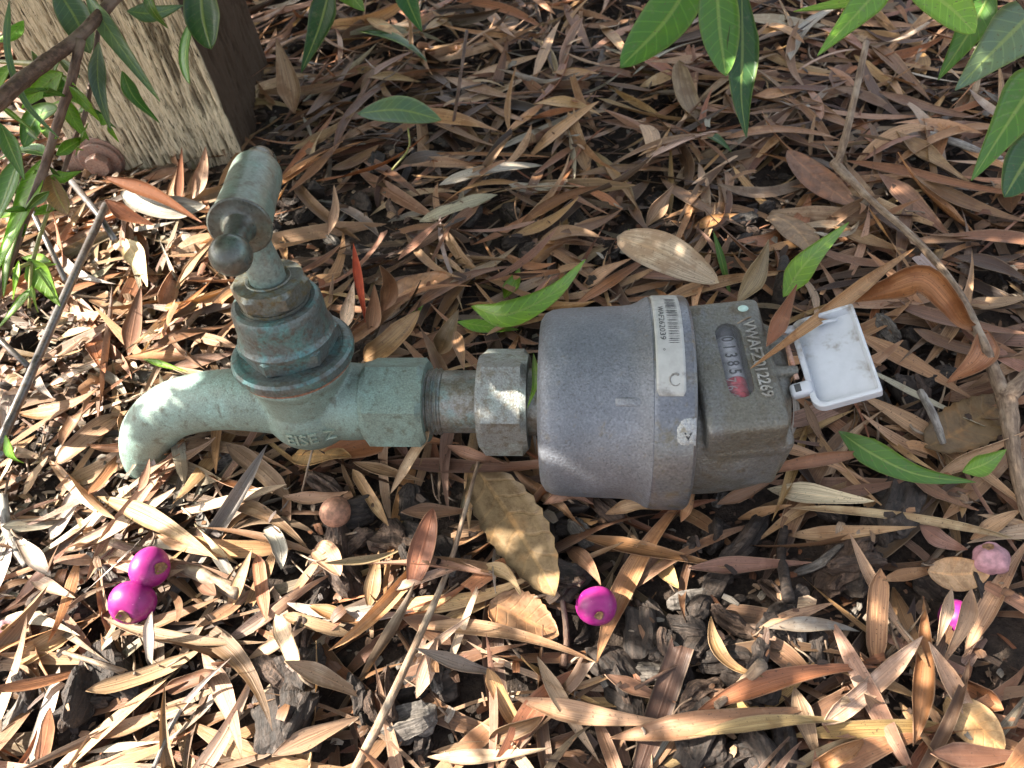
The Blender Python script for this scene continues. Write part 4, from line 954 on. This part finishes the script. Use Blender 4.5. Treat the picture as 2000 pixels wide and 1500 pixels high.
free_leaf([(858, 692, 30), (872, 655, 42), (896, 604, 40)], 40, 'olive', D, 'lance', fold=.3, tw1=.3)
free_leaf([(345, 415, 8), (352, 350, 26), (355, 288, 46)], 20, 'rust', D, tw1=.2)
free_leaf([(376, 388, 8), (396, 340, 24), (402, 286, 42)], 32, 'pale', D, tw1=.3)
free_leaf([(325, 408, 8), (340, 360, 20), (352, 318, 32)], 18, 'tan', D)
free_leaf([(200, 345, 36), (300, 378, 26), (394, 434, 12)], 28, 'rust', D, fold=.35)
free_leaf([(205, 390, 30), (250, 420, 20), (302, 440, 12)], 30, 'rust', D, fold=.3)
free_leaf([(235, 376, 22), (320, 405, 18), (402, 402, 12)], 46, 'grey', D, 'strap')
free_leaf([(690, 476, 46), (703, 560, 26), (717, 642, 9)], 18, 'red', D, fold=.2)
free_leaf([(724, 655, 8), (732, 605, 22), (731, 556, 38)], 34, 'brown', D)
free_leaf([(748, 612, 8), (762, 560, 24), (742, 518, 40)], 36, 'brown', D, tw1=.3)
free_leaf([(670, 645, 8), (682, 600, 22), (691, 550, 36)], 30, 'cream', D)
free_leaf([(710, 704, 34), (760, 668, 36), (820, 606, 26)], 44, 'orange', D, 'strap', fold=.2)
free_leaf([(250, 695, 4), (262, 630, 20), (275, 558, 34)], 38, 'brown', D, 'lance', tw1=.4)
free_leaf([(575, 222, 8), (560, 150, 32), (540, 75, 54)], 46, 'olive', D, tw1=.3)
free_leaf([(838, 842, 40), (805, 890, 22), (762, 965, 8)], 20, 'pale', D, 'strap')
free_leaf([(1440, 592, 30), (1478, 530, 26), (1502, 468, 14)], 42, 'olive', D, fold=.5, tw1=.6)
free_leaf([(1706, 882, 20), (1560, 905, 34), (1410, 942, 24)], 26, 'orange', D, 'lance', 19, .2)
free_leaf([(270, 960, 16), (285, 930, 24), (292, 895, 30)], 20, 'tan', D)
free_leaf([(640, 460, 12), (655, 410, 26), (652, 360, 34)], 20, 'tan', D)
free_leaf([(1042, 690, 52), (1046, 745, 66), (1030, 797, 66)], 14, 'lgreen', G_, noun='leaf sliver', grp='fallen green leaves')
r = random.Random(44)
for (px, py, L, an) in [(470, 1130, 70, 1.2), (1010, 1420, 60, .4), (1290, 1100, 60, 2.2), (150, 820, 60, 1.0), (420, 1060, 60, 2.4), (90, 1260, 70, .5), (330, 560, 50, 1.3), (560, 1250, 60, 2.0), (1730, 1400, 70, 2.3), (1640, 1470, 60, .5), (1900, 1350, 70, 2.6), (900, 430, 55, .7), (1290, 400, 50, 1.0), (1180, 1160, 50, 1.2),
                         (60, 1080, 60, 2.3), (250, 850, 50, 1.9), (640, 720, 50, .4), (1400, 430, 50, .3), (730, 1130, 60, 1.4), (380, 1330, 60, .3)]:
    dx, dy = math.cos(an)*L, -math.sin(an)*L; nm_ = rand_pal(r, px, py); h = r.uniform(6, 16)
    free_leaf([(px-dx, py-dy, 2), (px, py, h*.8), (px+dx*.9, py+dy*.9, h*r.uniform(.2, 1.2))], r.uniform(26, 44), nm_, D, r.choice(['lance', 'strap']), 17, r.uniform(.2, .6), r.uniform(-.2, .3), r.gauss(0, .3), r.gauss(0, .9), ruf=.04, ground=True)

# ================================================================== twigs and sticks
def stick(name, pts, rads, mat, label, ground=True, n_=26, rough=.16, seg=10, seed=1, parent=None, loc=None, ext=None):
    P = np.array([np.array(on_ground(*p)) if ground else np.array(at(*p)) for p in pts])
    if ext: P = np.vstack([P[:1]+np.array(ext[::-1], float), P]); rads = [rads[0]*1.5, rads[0]*1.3]+list(rads)
    v, f = tube(P, rads, seg, n_, rough, seed); tu = tube_uv(n_, seg, np.linalg.norm(np.diff(P, axis=0), axis=1).sum()/3.)
    if parent is not None: return obj(name, v-np.array(parent.location[:])/U, f, mat, parent, uv=tu)
    o = obj(name, v, f, mat, loc=P[0], uv=tu); tag(o, label, 'twig', 'dry twigs in the litter'); return o
ft = empty('forked_twig', on_ground(1965, 778, 6)); tag(ft, 'pale jointed twig bending down the right side over the leaves', 'twig')
stick('twig_stem', [(1692, 82, 58), (1668, 195, 42), (1642, 300, 20), (1630, 322, 14)], [1.9, 2.1, 2.1, 3.0], M['twig'], None, False, 24, .22, 12, 2, ft)
stick('twig_stem', [(1628, 318, 14), (1700, 390, 18), (1790, 470, 22), (1865, 560, 24), (1915, 660, 22), (1962, 778, 16)], [3.0, 1.8, 1.8, 1.9, 2.3, 3.4], M['twig'], None, False, 50, .12, 12, 3, ft)
stick('twig_stem', [(1958, 765, 16), (1968, 790, 16), (1978, 870, 14), (2000, 980, 8), (2030, 1060, 4)], [3.8, 4.3, 3.0, 2.7, 2.6], M['twig'], None, False, 30, .15, 12, 4, ft)
stick('twig_stem', [(1962, 782, 16), (2000, 742, 20), (2060, 690, 24)], [4.2, 3.4, 3.0], M['twig'], None, False, 14, .15, 12, 5, ft)
stick('straw_stalk', [(690, 1510, 10), (760, 1372, 11), (868, 1130, 12), (905, 1010, 13), (942, 872, 16)], [1.9, 1.7, 1.3, 1.0, .7], M['twig'], 'long straw coloured stalk rising from the bottom edge to the union nut', rough=.1, n_=40)
stick('bleached_stick', [(215, 1058, 3), (300, 1085, 4), (380, 1118, 4), (468, 1160, 3)], [1.8, 2.4, 2.8, 3.2], M['twig'], 'thick bleached stick lying behind the pair of magenta berries', rough=.25)
stick('bent_root', [(4, 968, 6), (14, 1030, 8), (32, 1075, 6), (52, 1105, 3)], [2.2, 2.4, 2.4, 1.6], M['twig_grey'], 'bent pale root at the left edge below the mesh rod', rough=.15)
stick('dry_twig', [(1097, 1165, 6), (1106, 1235, 6), (1100, 1302, 3)], [1.1, 1.3, 1.7], M['twig_dark'], 'short dark twig standing beside the berry below the meter', n_=16)
stick('dry_twig', [(1532, 1030, 7), (1526, 1085, 7), (1540, 1170, 4)], [2.2, 2.0, 2.4], M['bark'], 'black crooked twig in the bark right of the serrated leaf', n_=16)
stick('dry_twig', [(1400, 1378, 3), (1445, 1340, 8), (1488, 1298, 8)], [1.4, 1.9, 2.4], M['twig'], 'short pale twig beside the curved yellow leaf', n_=16)
stick('dry_twig', [(1770, 250, 8), (1850, 272, 10), (1955, 312, 7)], [1.5, 2.2, 2.0], M['twig_grey'], 'speckled grey stick under the hanging leaves at right', n_=18)
stick('dry_twig', [(1532, 505, 10), (1526, 545, 8), (1518, 592, 3)], [2.6, 3.2, 3.4], M['bark'], 'stubby dark stick below the light green leaf', n_=12)
stick('dry_twig', [(1798, 765, 10), (1822, 810, 9), (1842, 865, 5)], [1.7, 1.9, 1.4], M['twig_grey'], 'thin grey twig right of the white lid', n_=14)
stick('dry_twig', [(880, 272, 4), (895, 180, 22), (912, 60, 42)], [1.1, 1.2, 1.2], M['twig_dark'], 'thin brown stalk standing up near the top edge', n_=16)
stick('dry_twig', [(1240, 1345, 4), (1330, 1295, 4), (1470, 1215, 3)], [.7, .6, .5], M['twig_dark'], 'hair thin brown stalk across the bark below the meter', n_=16)
stick('dry_twig', [(300, 1500, 5), (340, 1410, 6), (392, 1330, 5)], [.8, .8, .6], M['twig_grey'], 'thin grey stalk near the lower left corner', n_=14)
stick('dry_twig', [(110, 1270, 5), (190, 1295, 6), (270, 1322, 4)], [.9, 1.1, 1.3], M['twig'], 'pale straw twig below the pair of berries', n_=14)
stick('dry_twig', [(590, 960, 6), (610, 880, 12), (640, 800, 10)], [.5, .5, .5], M['twig'], 'fine stalk tucked under the tap body', n_=10)
r = random.Random(8); mb = MB()
for i in range(260):
    px, py = r.uniform(0, 2000), r.uniform(0, 1500); an = r.uniform(0, 6.3); L = r.uniform(25, 90)
    P = [on_ground(px+math.cos(an)*L*k+r.gauss(0, 5), py+math.sin(an)*L*k+r.gauss(0, 5), r.uniform(.3, 2.5)) for k in (-.5, 0, .5)]
    if -20 < P[1][0] < 84 and abs(P[1][1]) < 40 or px < 480 and py < 330: continue
    v, f = tube(np.array(P), [r.uniform(.2, .7)]*3, 5, 7); mb.add(v, f)
tag(obj('fine_stalks', mb.V(), mb.f, M['twig']), 'fine dry stalks scattered through the leaf litter', 'stalks', kind='stuff')
tag(obj('needle_bit', *tube([at(1440, 632, 78), at(1458, 622, 78.5), at(1472, 618, 78)], [.35, .45, .3], 6, 8), M['twig']), 'tiny brown stalk lying on the meter beside its number window', 'stalk')

# ================================================================== berries and nuts
def berry(px, py, rpx, axis, mat, label, squash=.88, calyx=True, name='berry', lift=0.7, wrinkle=0., hole=.30):
    p0 = on_ground(px, py, 0); R_ = rpx/F*depth(p0); c = on_ground(px, py, R_*lift)
    c = np.array(at(px, py, c[2])); nu, nv = 22, 28; v = []
    for i in range(nu):
        t = math.pi*i/(nu-1)
        for j in range(nv):
            a = 2*math.pi*j/nv; rr = R_*(1-.16*math.exp(-(t/.28)**2)*1.6); rr *= 1+.02*math.sin(2*a+1)+(wrinkle*vnoise(np.array([math.cos(a)*3]), np.array([math.sin(a)*3]), np.array([t*1.2]), 3)[0] if wrinkle else 0)
            rr *= 1+.05*math.sin(a*1+px)*math.sin(t)+.025*math.cos(3*a+px)*math.sin(t)**2
            v.append((rr*math.sin(t)*math.cos(a), rr*math.sin(t)*math.sin(a), rr*math.cos(t)*squash))
    q = Vector(axis).to_track_quat('Z', 'Y'); Rm = np.array(q.to_matrix())
    b = empty(name, c); tag(b, label, 'berry', 'fallen berries')
    obj('flesh', np.array(v)@Rm.T, [tuple(reversed(f_)) for f_ in grid_faces(nu, nv, False, True)], mat, b)
    if calyx:
        h = R_*hole; zt = R_*squash*.87
        cv, cf = lathe([(.01, zt-h*.1), (h*.5, zt-h*.05), (h*.85, zt+h*.12), (h*1.05, zt+h*.28), (h*.95, zt-.2*h)], 'z', 14, False); cv[:, :2] *= 1+.35*vnoise(cv[:, 0]/h*1.5+px, cv[:, 1]/h*1.5, seed=4)[:, None]; cv[:, 2] += .15*h*vnoise(cv[:, 0]/h*2, cv[:, 1]/h*2+px, seed=7)
        obj('calyx', cv@Rm.T, cf, M['calyx'], b)
    return b
berry(258, 1178, 43, (.05, -.80, .35), M['berry'], 'larger magenta berry of the pair, its brown calyx facing the viewer', lift=.8)
berry(294, 1107, 37, (.75, -.2, .35), M['berry'], 'smaller magenta berry of the pair, just above the larger one', lift=.9)
berry(1166, 1182, 39, (.1, -.75, .45), M['berry'], 'single magenta berry lying below the water meter', lift=1.25, hole=.22)
berry(1868, 1203, 33, (-.5, .3, .4), M['berry'], 'magenta berry half hidden under crossing tan leaves', lift=.2)
berry(1936, 1090, 32, (-.3, .5, .7), M['berry_dry'], 'faded wrinkled pink berry near the right edge', lift=.6, wrinkle=.11)
berry(14, 1240, 28, (.3, .3, .8), M['berry_dry'], 'dried dull pink berry at the left edge', lift=.4, wrinkle=.08)
free_leaf([(1898, 1150, 24), (1885, 1215, 22), (1840, 1300, 10)], 34, 'tan', D)
free_leaf([(1860, 1150, 16), (1848, 1200, 22), (1830, 1262, 10)], 26, 'pale', D)
def nut(px, py, rpx, label):
    p0 = on_ground(px, py, 0); R_ = rpx/F*depth(p0); c = on_ground(px, py, R_*.25)
    v, f = lathe([(max(.01, R_*math.sin(t)*(1+.0)), -R_*math.cos(t)*.95) for t in np.linspace(0, math.pi, 16)], 'z', 20, False)
    v *= (1+.06*fbm(v[:, 0]/R_*2, v[:, 1]/R_*2, v[:, 2]/R_*2, 6))[:, None]
    o = obj('seed_nut', v, f, M['nut'], loc=None); o.location = Vector([q*U for q in c]); tag(o, label, 'seed', 'woody seeds')
nut(655, 1000, 30, 'round woody brown seed below the tap body')
nut(52, 1298, 26, 'round tan seed near the left edge above the lower left corner')

# ================================================================== green foliage hanging into the picture
def branch_thing(name, at0, label): return tag(empty(name, at(*at0)), label, 'branch')
B1 = branch_thing('hanging_branch', (1400, -60, 110), 'leafy branch with three glossy green leaves hanging at the top edge')
stick('twig_stem', [(1330, -70, 118), (1400, -55, 112), (1470, -60, 112)], [1.2, 1.4, 1.2], M['twig_dark'], None, False, 30, .1, 8, 1, B1, None, [(-60, 60, 130), (-160, 200, 480)])
free_leaf([(1362, -60, 112), (1300, 40, 96), (1212, 132, 82)], 98, 'green', G_, 'broad', 19, .18, 0, .1, 0, B1, 'leaf', 7)
free_leaf([(1398, -60, 112), (1405, 50, 96), (1418, 148, 84)], 78, 'green', G_, 'broad', 19, .15, 0, 0, .1, B1, 'leaf', 7)
free_leaf([(1448, -40, 108), (1450, 90, 90), (1448, 190, 76), (1458, 268, 66)], 62, 'dgreen', G_, 'lance', 21, .2, 0, 0, -.1, B1, 'leaf', 7)
B2 = branch_thing('hanging_branch', (1900, -60, 170), 'leafy branch of broad green leaves hanging in the upper right corner')
stick('twig_stem', [(1650, -80, 165), (1800, -60, 165), (1950, -50, 165), (2080, 100, 150)], [1.4, 1.8, 2.2, 2.4], M['twig_dark'], None, False, 34, .1, 8, 1, B2, None, [(-60, 60, 120), (-120, 220, 460)])
for pts, w, cn, kd in [([(1742, -50, 165), (1680, 20, 158), (1597, 108, 150)], 62, 'lgreen', 'lance'), ([(1765, -60, 165), (1700, -8, 160), (1550, 22, 150)], 40, 'lgreen', 'lance'), ([(1770, -40, 165), (1850, 10, 160), (1905, 64, 152)], 76, 'lgreen', 'broad'), ([(1942, -30, 150), (1895, 60, 136), (1832, 156, 120)], 62, 'green', 'lance'),
                       ([(2050, -10, 150), (1960, 80, 136), (1866, 176, 124)], 104, 'ggreen', 'lance'), ([(2060, 110, 130), (1985, 215, 116), (1898, 352, 100)], 96, 'green', 'lance'), ([(2050, 250, 110), (2000, 320, 100), (1962, 385, 92)], 86, 'dgreen', 'broad')]:
    free_leaf(pts, w, cn, G_, kd, 19, .2, 0, r.gauss(0, .15), r.gauss(0, .2), B2, 'leaf', 7)
B3 = branch_thing('hanging_branch', (690, -60, 120), 'sprig of dark green leaves hanging right of the timber post')
stick('twig_stem', [(560, -90, 125), (690, -60, 118), (800, -50, 112)], [1.2, 1.4, 1.2], M['twig_dark'], None, False, 30, .1, 8, 1, B3, None, [(-40, 60, 130), (-90, 200, 480)])
for pts, w, cn in [([(648, -40, 112), (625, 50, 92), (588, 142, 74)], 56, 'dgreen'), ([(655, -50, 115), (685, -10, 108), (712, 22, 100)], 50, 'lgreen'), ([(780, -45, 110), (800, 10, 98), (824, 62, 88)], 44, 'dgreen')]:
    free_leaf(pts, w, cn, G_, 'lance', 17, .2, 0, 0, .1, B3, 'leaf', 7)
gl = branch_thing('oval_leaf', (858, 232, 34), 'oval glossy dark green leaf held level above the litter'); gl['category'] = 'leaf'
free_leaf([(698, 222, 34), (780, 215, 38), (862, 234, 32)], 62, 'ggreen', G_, 'oval', 17, .12, 0, -.25, 0, gl, 'blade', 7)
stick('stalk', [(797, 250, 30), (798, 290, 22), (766, 332, 12)], [.6, .6, .8], M['stem_green'], None, False, 14, 0, 8, 1, gl)

# shrub on the left: the branch in view and the crown above that dapples the ground
SH = tag(empty('leafy_shrub', at(-60, 240, 150)), 'leafy shrub with brown stems and narrow green leaves hanging at upper left', 'shrub')
stick('stem', [(-160, 330, 160), (-40, 228, 158), (75, 132, 156), (150, 75, 156), (250, -30, 158)], [3.6, 3.4, 3.0, 2.8, 2.4], M['twig_dark'], None, False, 56, .14, 12, 1, SH, None, [(-140, -30, 110), (-300, 20, 330)])
stick('stem', [(157, 78, 156), (140, 155, 146), (106, 262, 128), (84, 335, 116), (48, 432, 100), (-14, 604, 76)], [2.1, 2.0, 1.9, 1.9, 1.8, 1.7], M['twig_dark'], None, False, 40, .12, 12, 2, SH)
stick('stem', [(192, 60, 150), (168, 215, 124), (146, 270, 114), (112, 372, 100)], [1.0, 1.2, 1.2, .9], M['twig_dark'], None, False, 26, .1, 10, 3, SH)
stick('stem', [(98, 400, 96), (64, 512, 80), (57, 602, 66)], [.9, 1.0, .7], M['stem_green'], None, False, 16, .05, 8, 4, SH)
stick('stem', [(64, 512, 80), (30, 525, 82), (0, 545, 84)], [.9, .8, .7], M['stem_green'], None, False, 12, .05, 8, 5, SH)
stick('stem', [(-10, 120, 150), (30, 122, 152), (75, 125, 156)], [.9, 1.1, 1.3], M['stem_green'], None, False, 12, .05, 8, 5, SH)
r = random.Random(19)
for pts, w, cn, kd in [([(162, -20, 165), (228, 80, 150), (312, 198, 138)], 38, 'ggreen', 'lance'), ([(112, -20, 165), (150, 40, 155), (176, 104, 146)], 60, 'ggreen', 'broad'), ([(192, 82, 150), (192, 165, 136), (216, 255, 124)], 34, 'ggreen', 'lance'),
                       ([(18, 0, 172), (15, 100, 160), (50, 200, 148), (118, 272, 138)], 12, 'ggreen', 'strap'), ([(238, 138, 128), (262, 190, 118), (312, 240, 108)], 28, 'green', 'lance'), ([(372, 45, 118), (362, 110, 106), (370, 164, 96)], 42, 'green', 'broad'),
                       ([(392, -45, 140), (396, 30, 124), (412, 96, 112)], 76, 'dgreen', 'broad'), ([(248, 22, 140), (300, 26, 136), (358, 10, 130)], 38, 'ggreen', 'lance'), ([(284, -20, 150), (298, 20, 142), (328, 56, 132)], 24, 'green', 'lance'),
                       ([(122, 142, 146), (85, 168, 140), (42, 212, 132)], 42, 'lgreen', 'lance'), ([(84, 188, 138), (130, 172, 136), (178, 204, 128)], 46, 'green', 'lance'), ([(124, 186, 132), (145, 235, 122), (174, 274, 114)], 28, 'lgreen', 'lance'),
                       ([(112, 212, 134), (70, 232, 126), (46, 288, 116)], 44, 'green', 'broad'), ([(100, 305, 118), (50, 292, 114), (-6, 312, 108)], 38, 'green', 'lance'), ([(86, 308, 118), (50, 400, 106), (-24, 565, 88)], 62, 'lgreen', 'lance'),
                       ([(98, 342, 112), (112, 380, 104), (132, 418, 96)], 52, 'olive', 'broad'), ([(98, 345, 112), (125, 345, 110), (158, 334, 106)], 24, 'lgreen', 'lance'), ([(56, 505, 82), (85, 545, 74), (117, 598, 66)], 56, 'lgreen', 'lance'),
                       ([(62, 560, 74), (30, 600, 70), (-10, 648, 64)], 20, 'lgreen', 'lance'), ([(44, 432, 100), (18, 500, 92), (6, 580, 84)], 30, 'lgreen', 'lance'), ([(40, 300, 124), (12, 380, 112), (-16, 452, 102)], 44, 'green', 'lance'),
                       ([(66, 420, 96), (100, 405, 94), (120, 395, 92)], 22, 'lgreen', 'lance'), ([(0, 240, 140), (26, 300, 130), (48, 352, 120)], 34, 'green', 'lance'), ([(30, 120, 152), (-10, 170, 146), (-40, 240, 138)], 40, 'lgreen', 'lance'),
                       ([(46, 40, 160), (20, 70, 158), (-20, 80, 156)], 30, 'lgreen', 'lance'), ([(10, 850, 30), (22, 890, 24), (46, 905, 16)], 30, 'lgreen', 'lance'), ([(150, 90, 154), (120, 110, 150), (96, 160, 142)], 26, 'lgreen', 'lance')]:
    free_leaf(pts, w, cn, M['fresh_thin'] if cn == 'lgreen' else G_, kd, 19, r.uniform(.1, .35), 0, r.gauss(0, .2), r.gauss(0, .35), SH, 'leaf', 5, up=TOCAM+np.array([r.gauss(0, .35), r.gauss(0, .2), 0]))
r = random.Random(61)
for i in range(34):
    cx, cy, cz = r.choice([(140, 155, 146), (106, 262, 128), (84, 335, 116), (48, 432, 100), (20, 520, 84), (168, 215, 124), (146, 270, 114), (64, 512, 80), (75, 132, 156), (10, 200, 150), (30, 330, 130), (10, 420, 110)])
    cx += r.gauss(0, 14); cy += r.gauss(0, 22); an = r.uniform(0, 6.3); L = r.uniform(35, 85)
    free_leaf([(cx, cy, cz), (cx+math.cos(an)*L*.5, cy+math.sin(an)*L*.5+6, cz-4), (cx+math.cos(an)*L, cy+math.sin(an)*L+16, cz-r.uniform(6, 20))], r.uniform(10, 24), r.choice(['lgreen', 'lgreen', 'green']), M['fresh_thin'], 'lance', 13, .25, 0, r.gauss(0, .4), r.gauss(0, .4), SH, 'leaf', 3, up=TOCAM+np.array([r.gauss(0, .5), r.gauss(0, .3), 0]))
# crown: leaves between the sun and the shaded ground, all above the camera's view
S3 = np.array(SUN); SHO = np.array(SH.location[:])/U
def sunplane(p): p = np.asarray(p, float); return (p-S3*((p[2]-20)/S3[2]))[:2]
def lit(px, py):
    a = 1/(1+math.exp((px-455-.10*(py-350))/28.)) if py > 330 else 0.10
    b = 1/(1+math.exp(-(py-1010)/45.)); k = .34+.5/(1+math.exp((px-760)/90.))
    t = max(a*.93, b*k)
    g_ = at(px, py, 20)
    if -212 < g_[0] < -108 and -20 < g_[1] < 26: t = min(t, .22)
    if 25 < g_[0] < 190 and -60 < g_[1] < 70: t = 0
    return t if t == 0 else max(t, .045)
HOLES = [((-134, 34, 148), 6), ((-141, 10, 142), 3), ((-186, 4, 54), 5), ((-206, 4, 48), 5), ((-222, -6, 30), 6), ((-95, 12, 56), 7), ((-78, 10, 58), 5), ((-38, -6, 62), 6), ((-30, 8, 62), 4), ((-110, 30, 12), 16), ((-90, 22, 14), 8)]
HP = [(sunplane(np.array(p)), q) for p, q in HOLES]
# pieces that must stay sunlit: none of the crown may cross these points' line to the sun
r = random.Random(33); Vs = []; UVs = []; Cs = []; Fs = []; off = 0; n_, nt = 6, 3; F0 = leaf_faces(n_, nt); k = 0; tries = 0
while k < 4990 and tries < 120000:
    tries += 1
    gx_, gy_ = (r.uniform(-420, 420), r.uniform(-190, 560)) if k < 4600 else (r.uniform(25, 190), r.uniform(-60, 70)) if k < 4900 else (r.uniform(-212, -108), r.uniform(-20, 26)); px, py = proj((gx_, gy_, 20))
    if not (-500 < px < 3200 and -250 < py < 1800): continue
    if r.random() > max(0, 1-lit(px, py)*1.3): continue
    if any((gx_-h[0])**2+(gy_-h[1])**2 < (q+13)**2 for h, q in HP): continue
    z = r.uniform(324, 440); c = np.array([gx_, gy_, 20.])+S3*((z-20)/S3[2])
    L = r.uniform(20, 36) if lit(px, py) > .2 else r.uniform(30, 52); W = L*r.uniform(.28, .40); d = np.array([r.gauss(0, 1), r.gauss(0, 1), r.gauss(-.5, .5)]); d /= np.linalg.norm(d)
    P = c+d*np.linspace(-.5, .5, n_)[:, None]*L; V, uv = leaf_sheet(P, W, 'oval', .2, 0, r.gauss(0, .6), .2, 0, nt)
    Vs.append(V.reshape(-1, 3)-SHO); UVs.append(uv.reshape(-1, 2)); Cs.append(np.tile(np.append(colr(r.choice(['green', 'lgreen', 'dgreen', 'green']), r), r.random()), (n_*nt, 1))); Fs.append(F0+off); off += n_*nt; k += 1
o = obj('crown_foliage', np.concatenate(Vs), np.concatenate(Fs), M['fresh'], SH, uv=np.concatenate(UVs), col=np.concatenate(Cs)); o['kind'] = 'stuff'
for k in range(7):
    g0 = np.array([-250+k*70, r.uniform(-100, 300), 20.]); c0 = g0+S3*(380/S3[2])
    v, f = tube(np.array([c0+[-260, -60, -60], c0+[-100, 20, 0], c0+[40, 60, 40], c0+[160, 40, 90]]), [4, 3.4, 2.6, 1.2], 8, 24, .1, k); obj('stem', v-SHO, f, M['twig_dark'], SH)

r = random.Random(71); Vs = []; UVs = []; Cs = []; Fs = []; off = 0; n_, nt = 6, 3; F0 = leaf_faces(n_, nt); k = 0
while k < 9000:
    x, y = r.uniform(-1500, 1300), r.uniform(-900, 1900); px, py = proj((x, y, 0)); inside = -100 < px < 2100 and -40 < py < 1600 and depth((x, y, 0)) > 0
    if inside or math.hypot(x, y-200) > 1500 or r.random() < (math.hypot(x, y-200)/1500)**1.5*.6: continue
    if abs(x+300) < 75 and abs(y-300) < 75: continue
    k += 1; L = r.triangular(30, 98, 58); W = L*r.uniform(.08, .15); a = r.uniform(0, 6.3); z = float(ground_z(np.array(x), np.array(y)))+r.uniform(1, 12)
    d = np.array([math.cos(a), math.sin(a), r.gauss(0, .10)]); P = np.array([x, y, z])+d*np.linspace(-.5, .5, n_)[:, None]*L; P[:, 2] += L*r.uniform(0, .05)*np.linspace(-1, 1, n_)**2
    V, uv = leaf_sheet(P, W, r.choice(['lance', 'strap']), r.uniform(-.1, .4), 0, r.gauss(0, .3), r.gauss(0, .6), 0, nt)
    Vs.append(V.reshape(-1, 3)); UVs.append(uv.reshape(-1, 2)); Cs.append(np.tile(np.append(colr(rand_pal(r, 1000, 500), r), r.random()), (n_*nt, 1))); Fs.append(F0+off); off += n_*nt
tag(obj('leaf_litter', np.concatenate(Vs), np.concatenate(Fs), M['dry'], uv=np.concatenate(UVs), col=np.concatenate(Cs)), 'fallen leaves carrying on over the ground around the tap and meter', 'leaf litter', kind='stuff')

flush_labels()
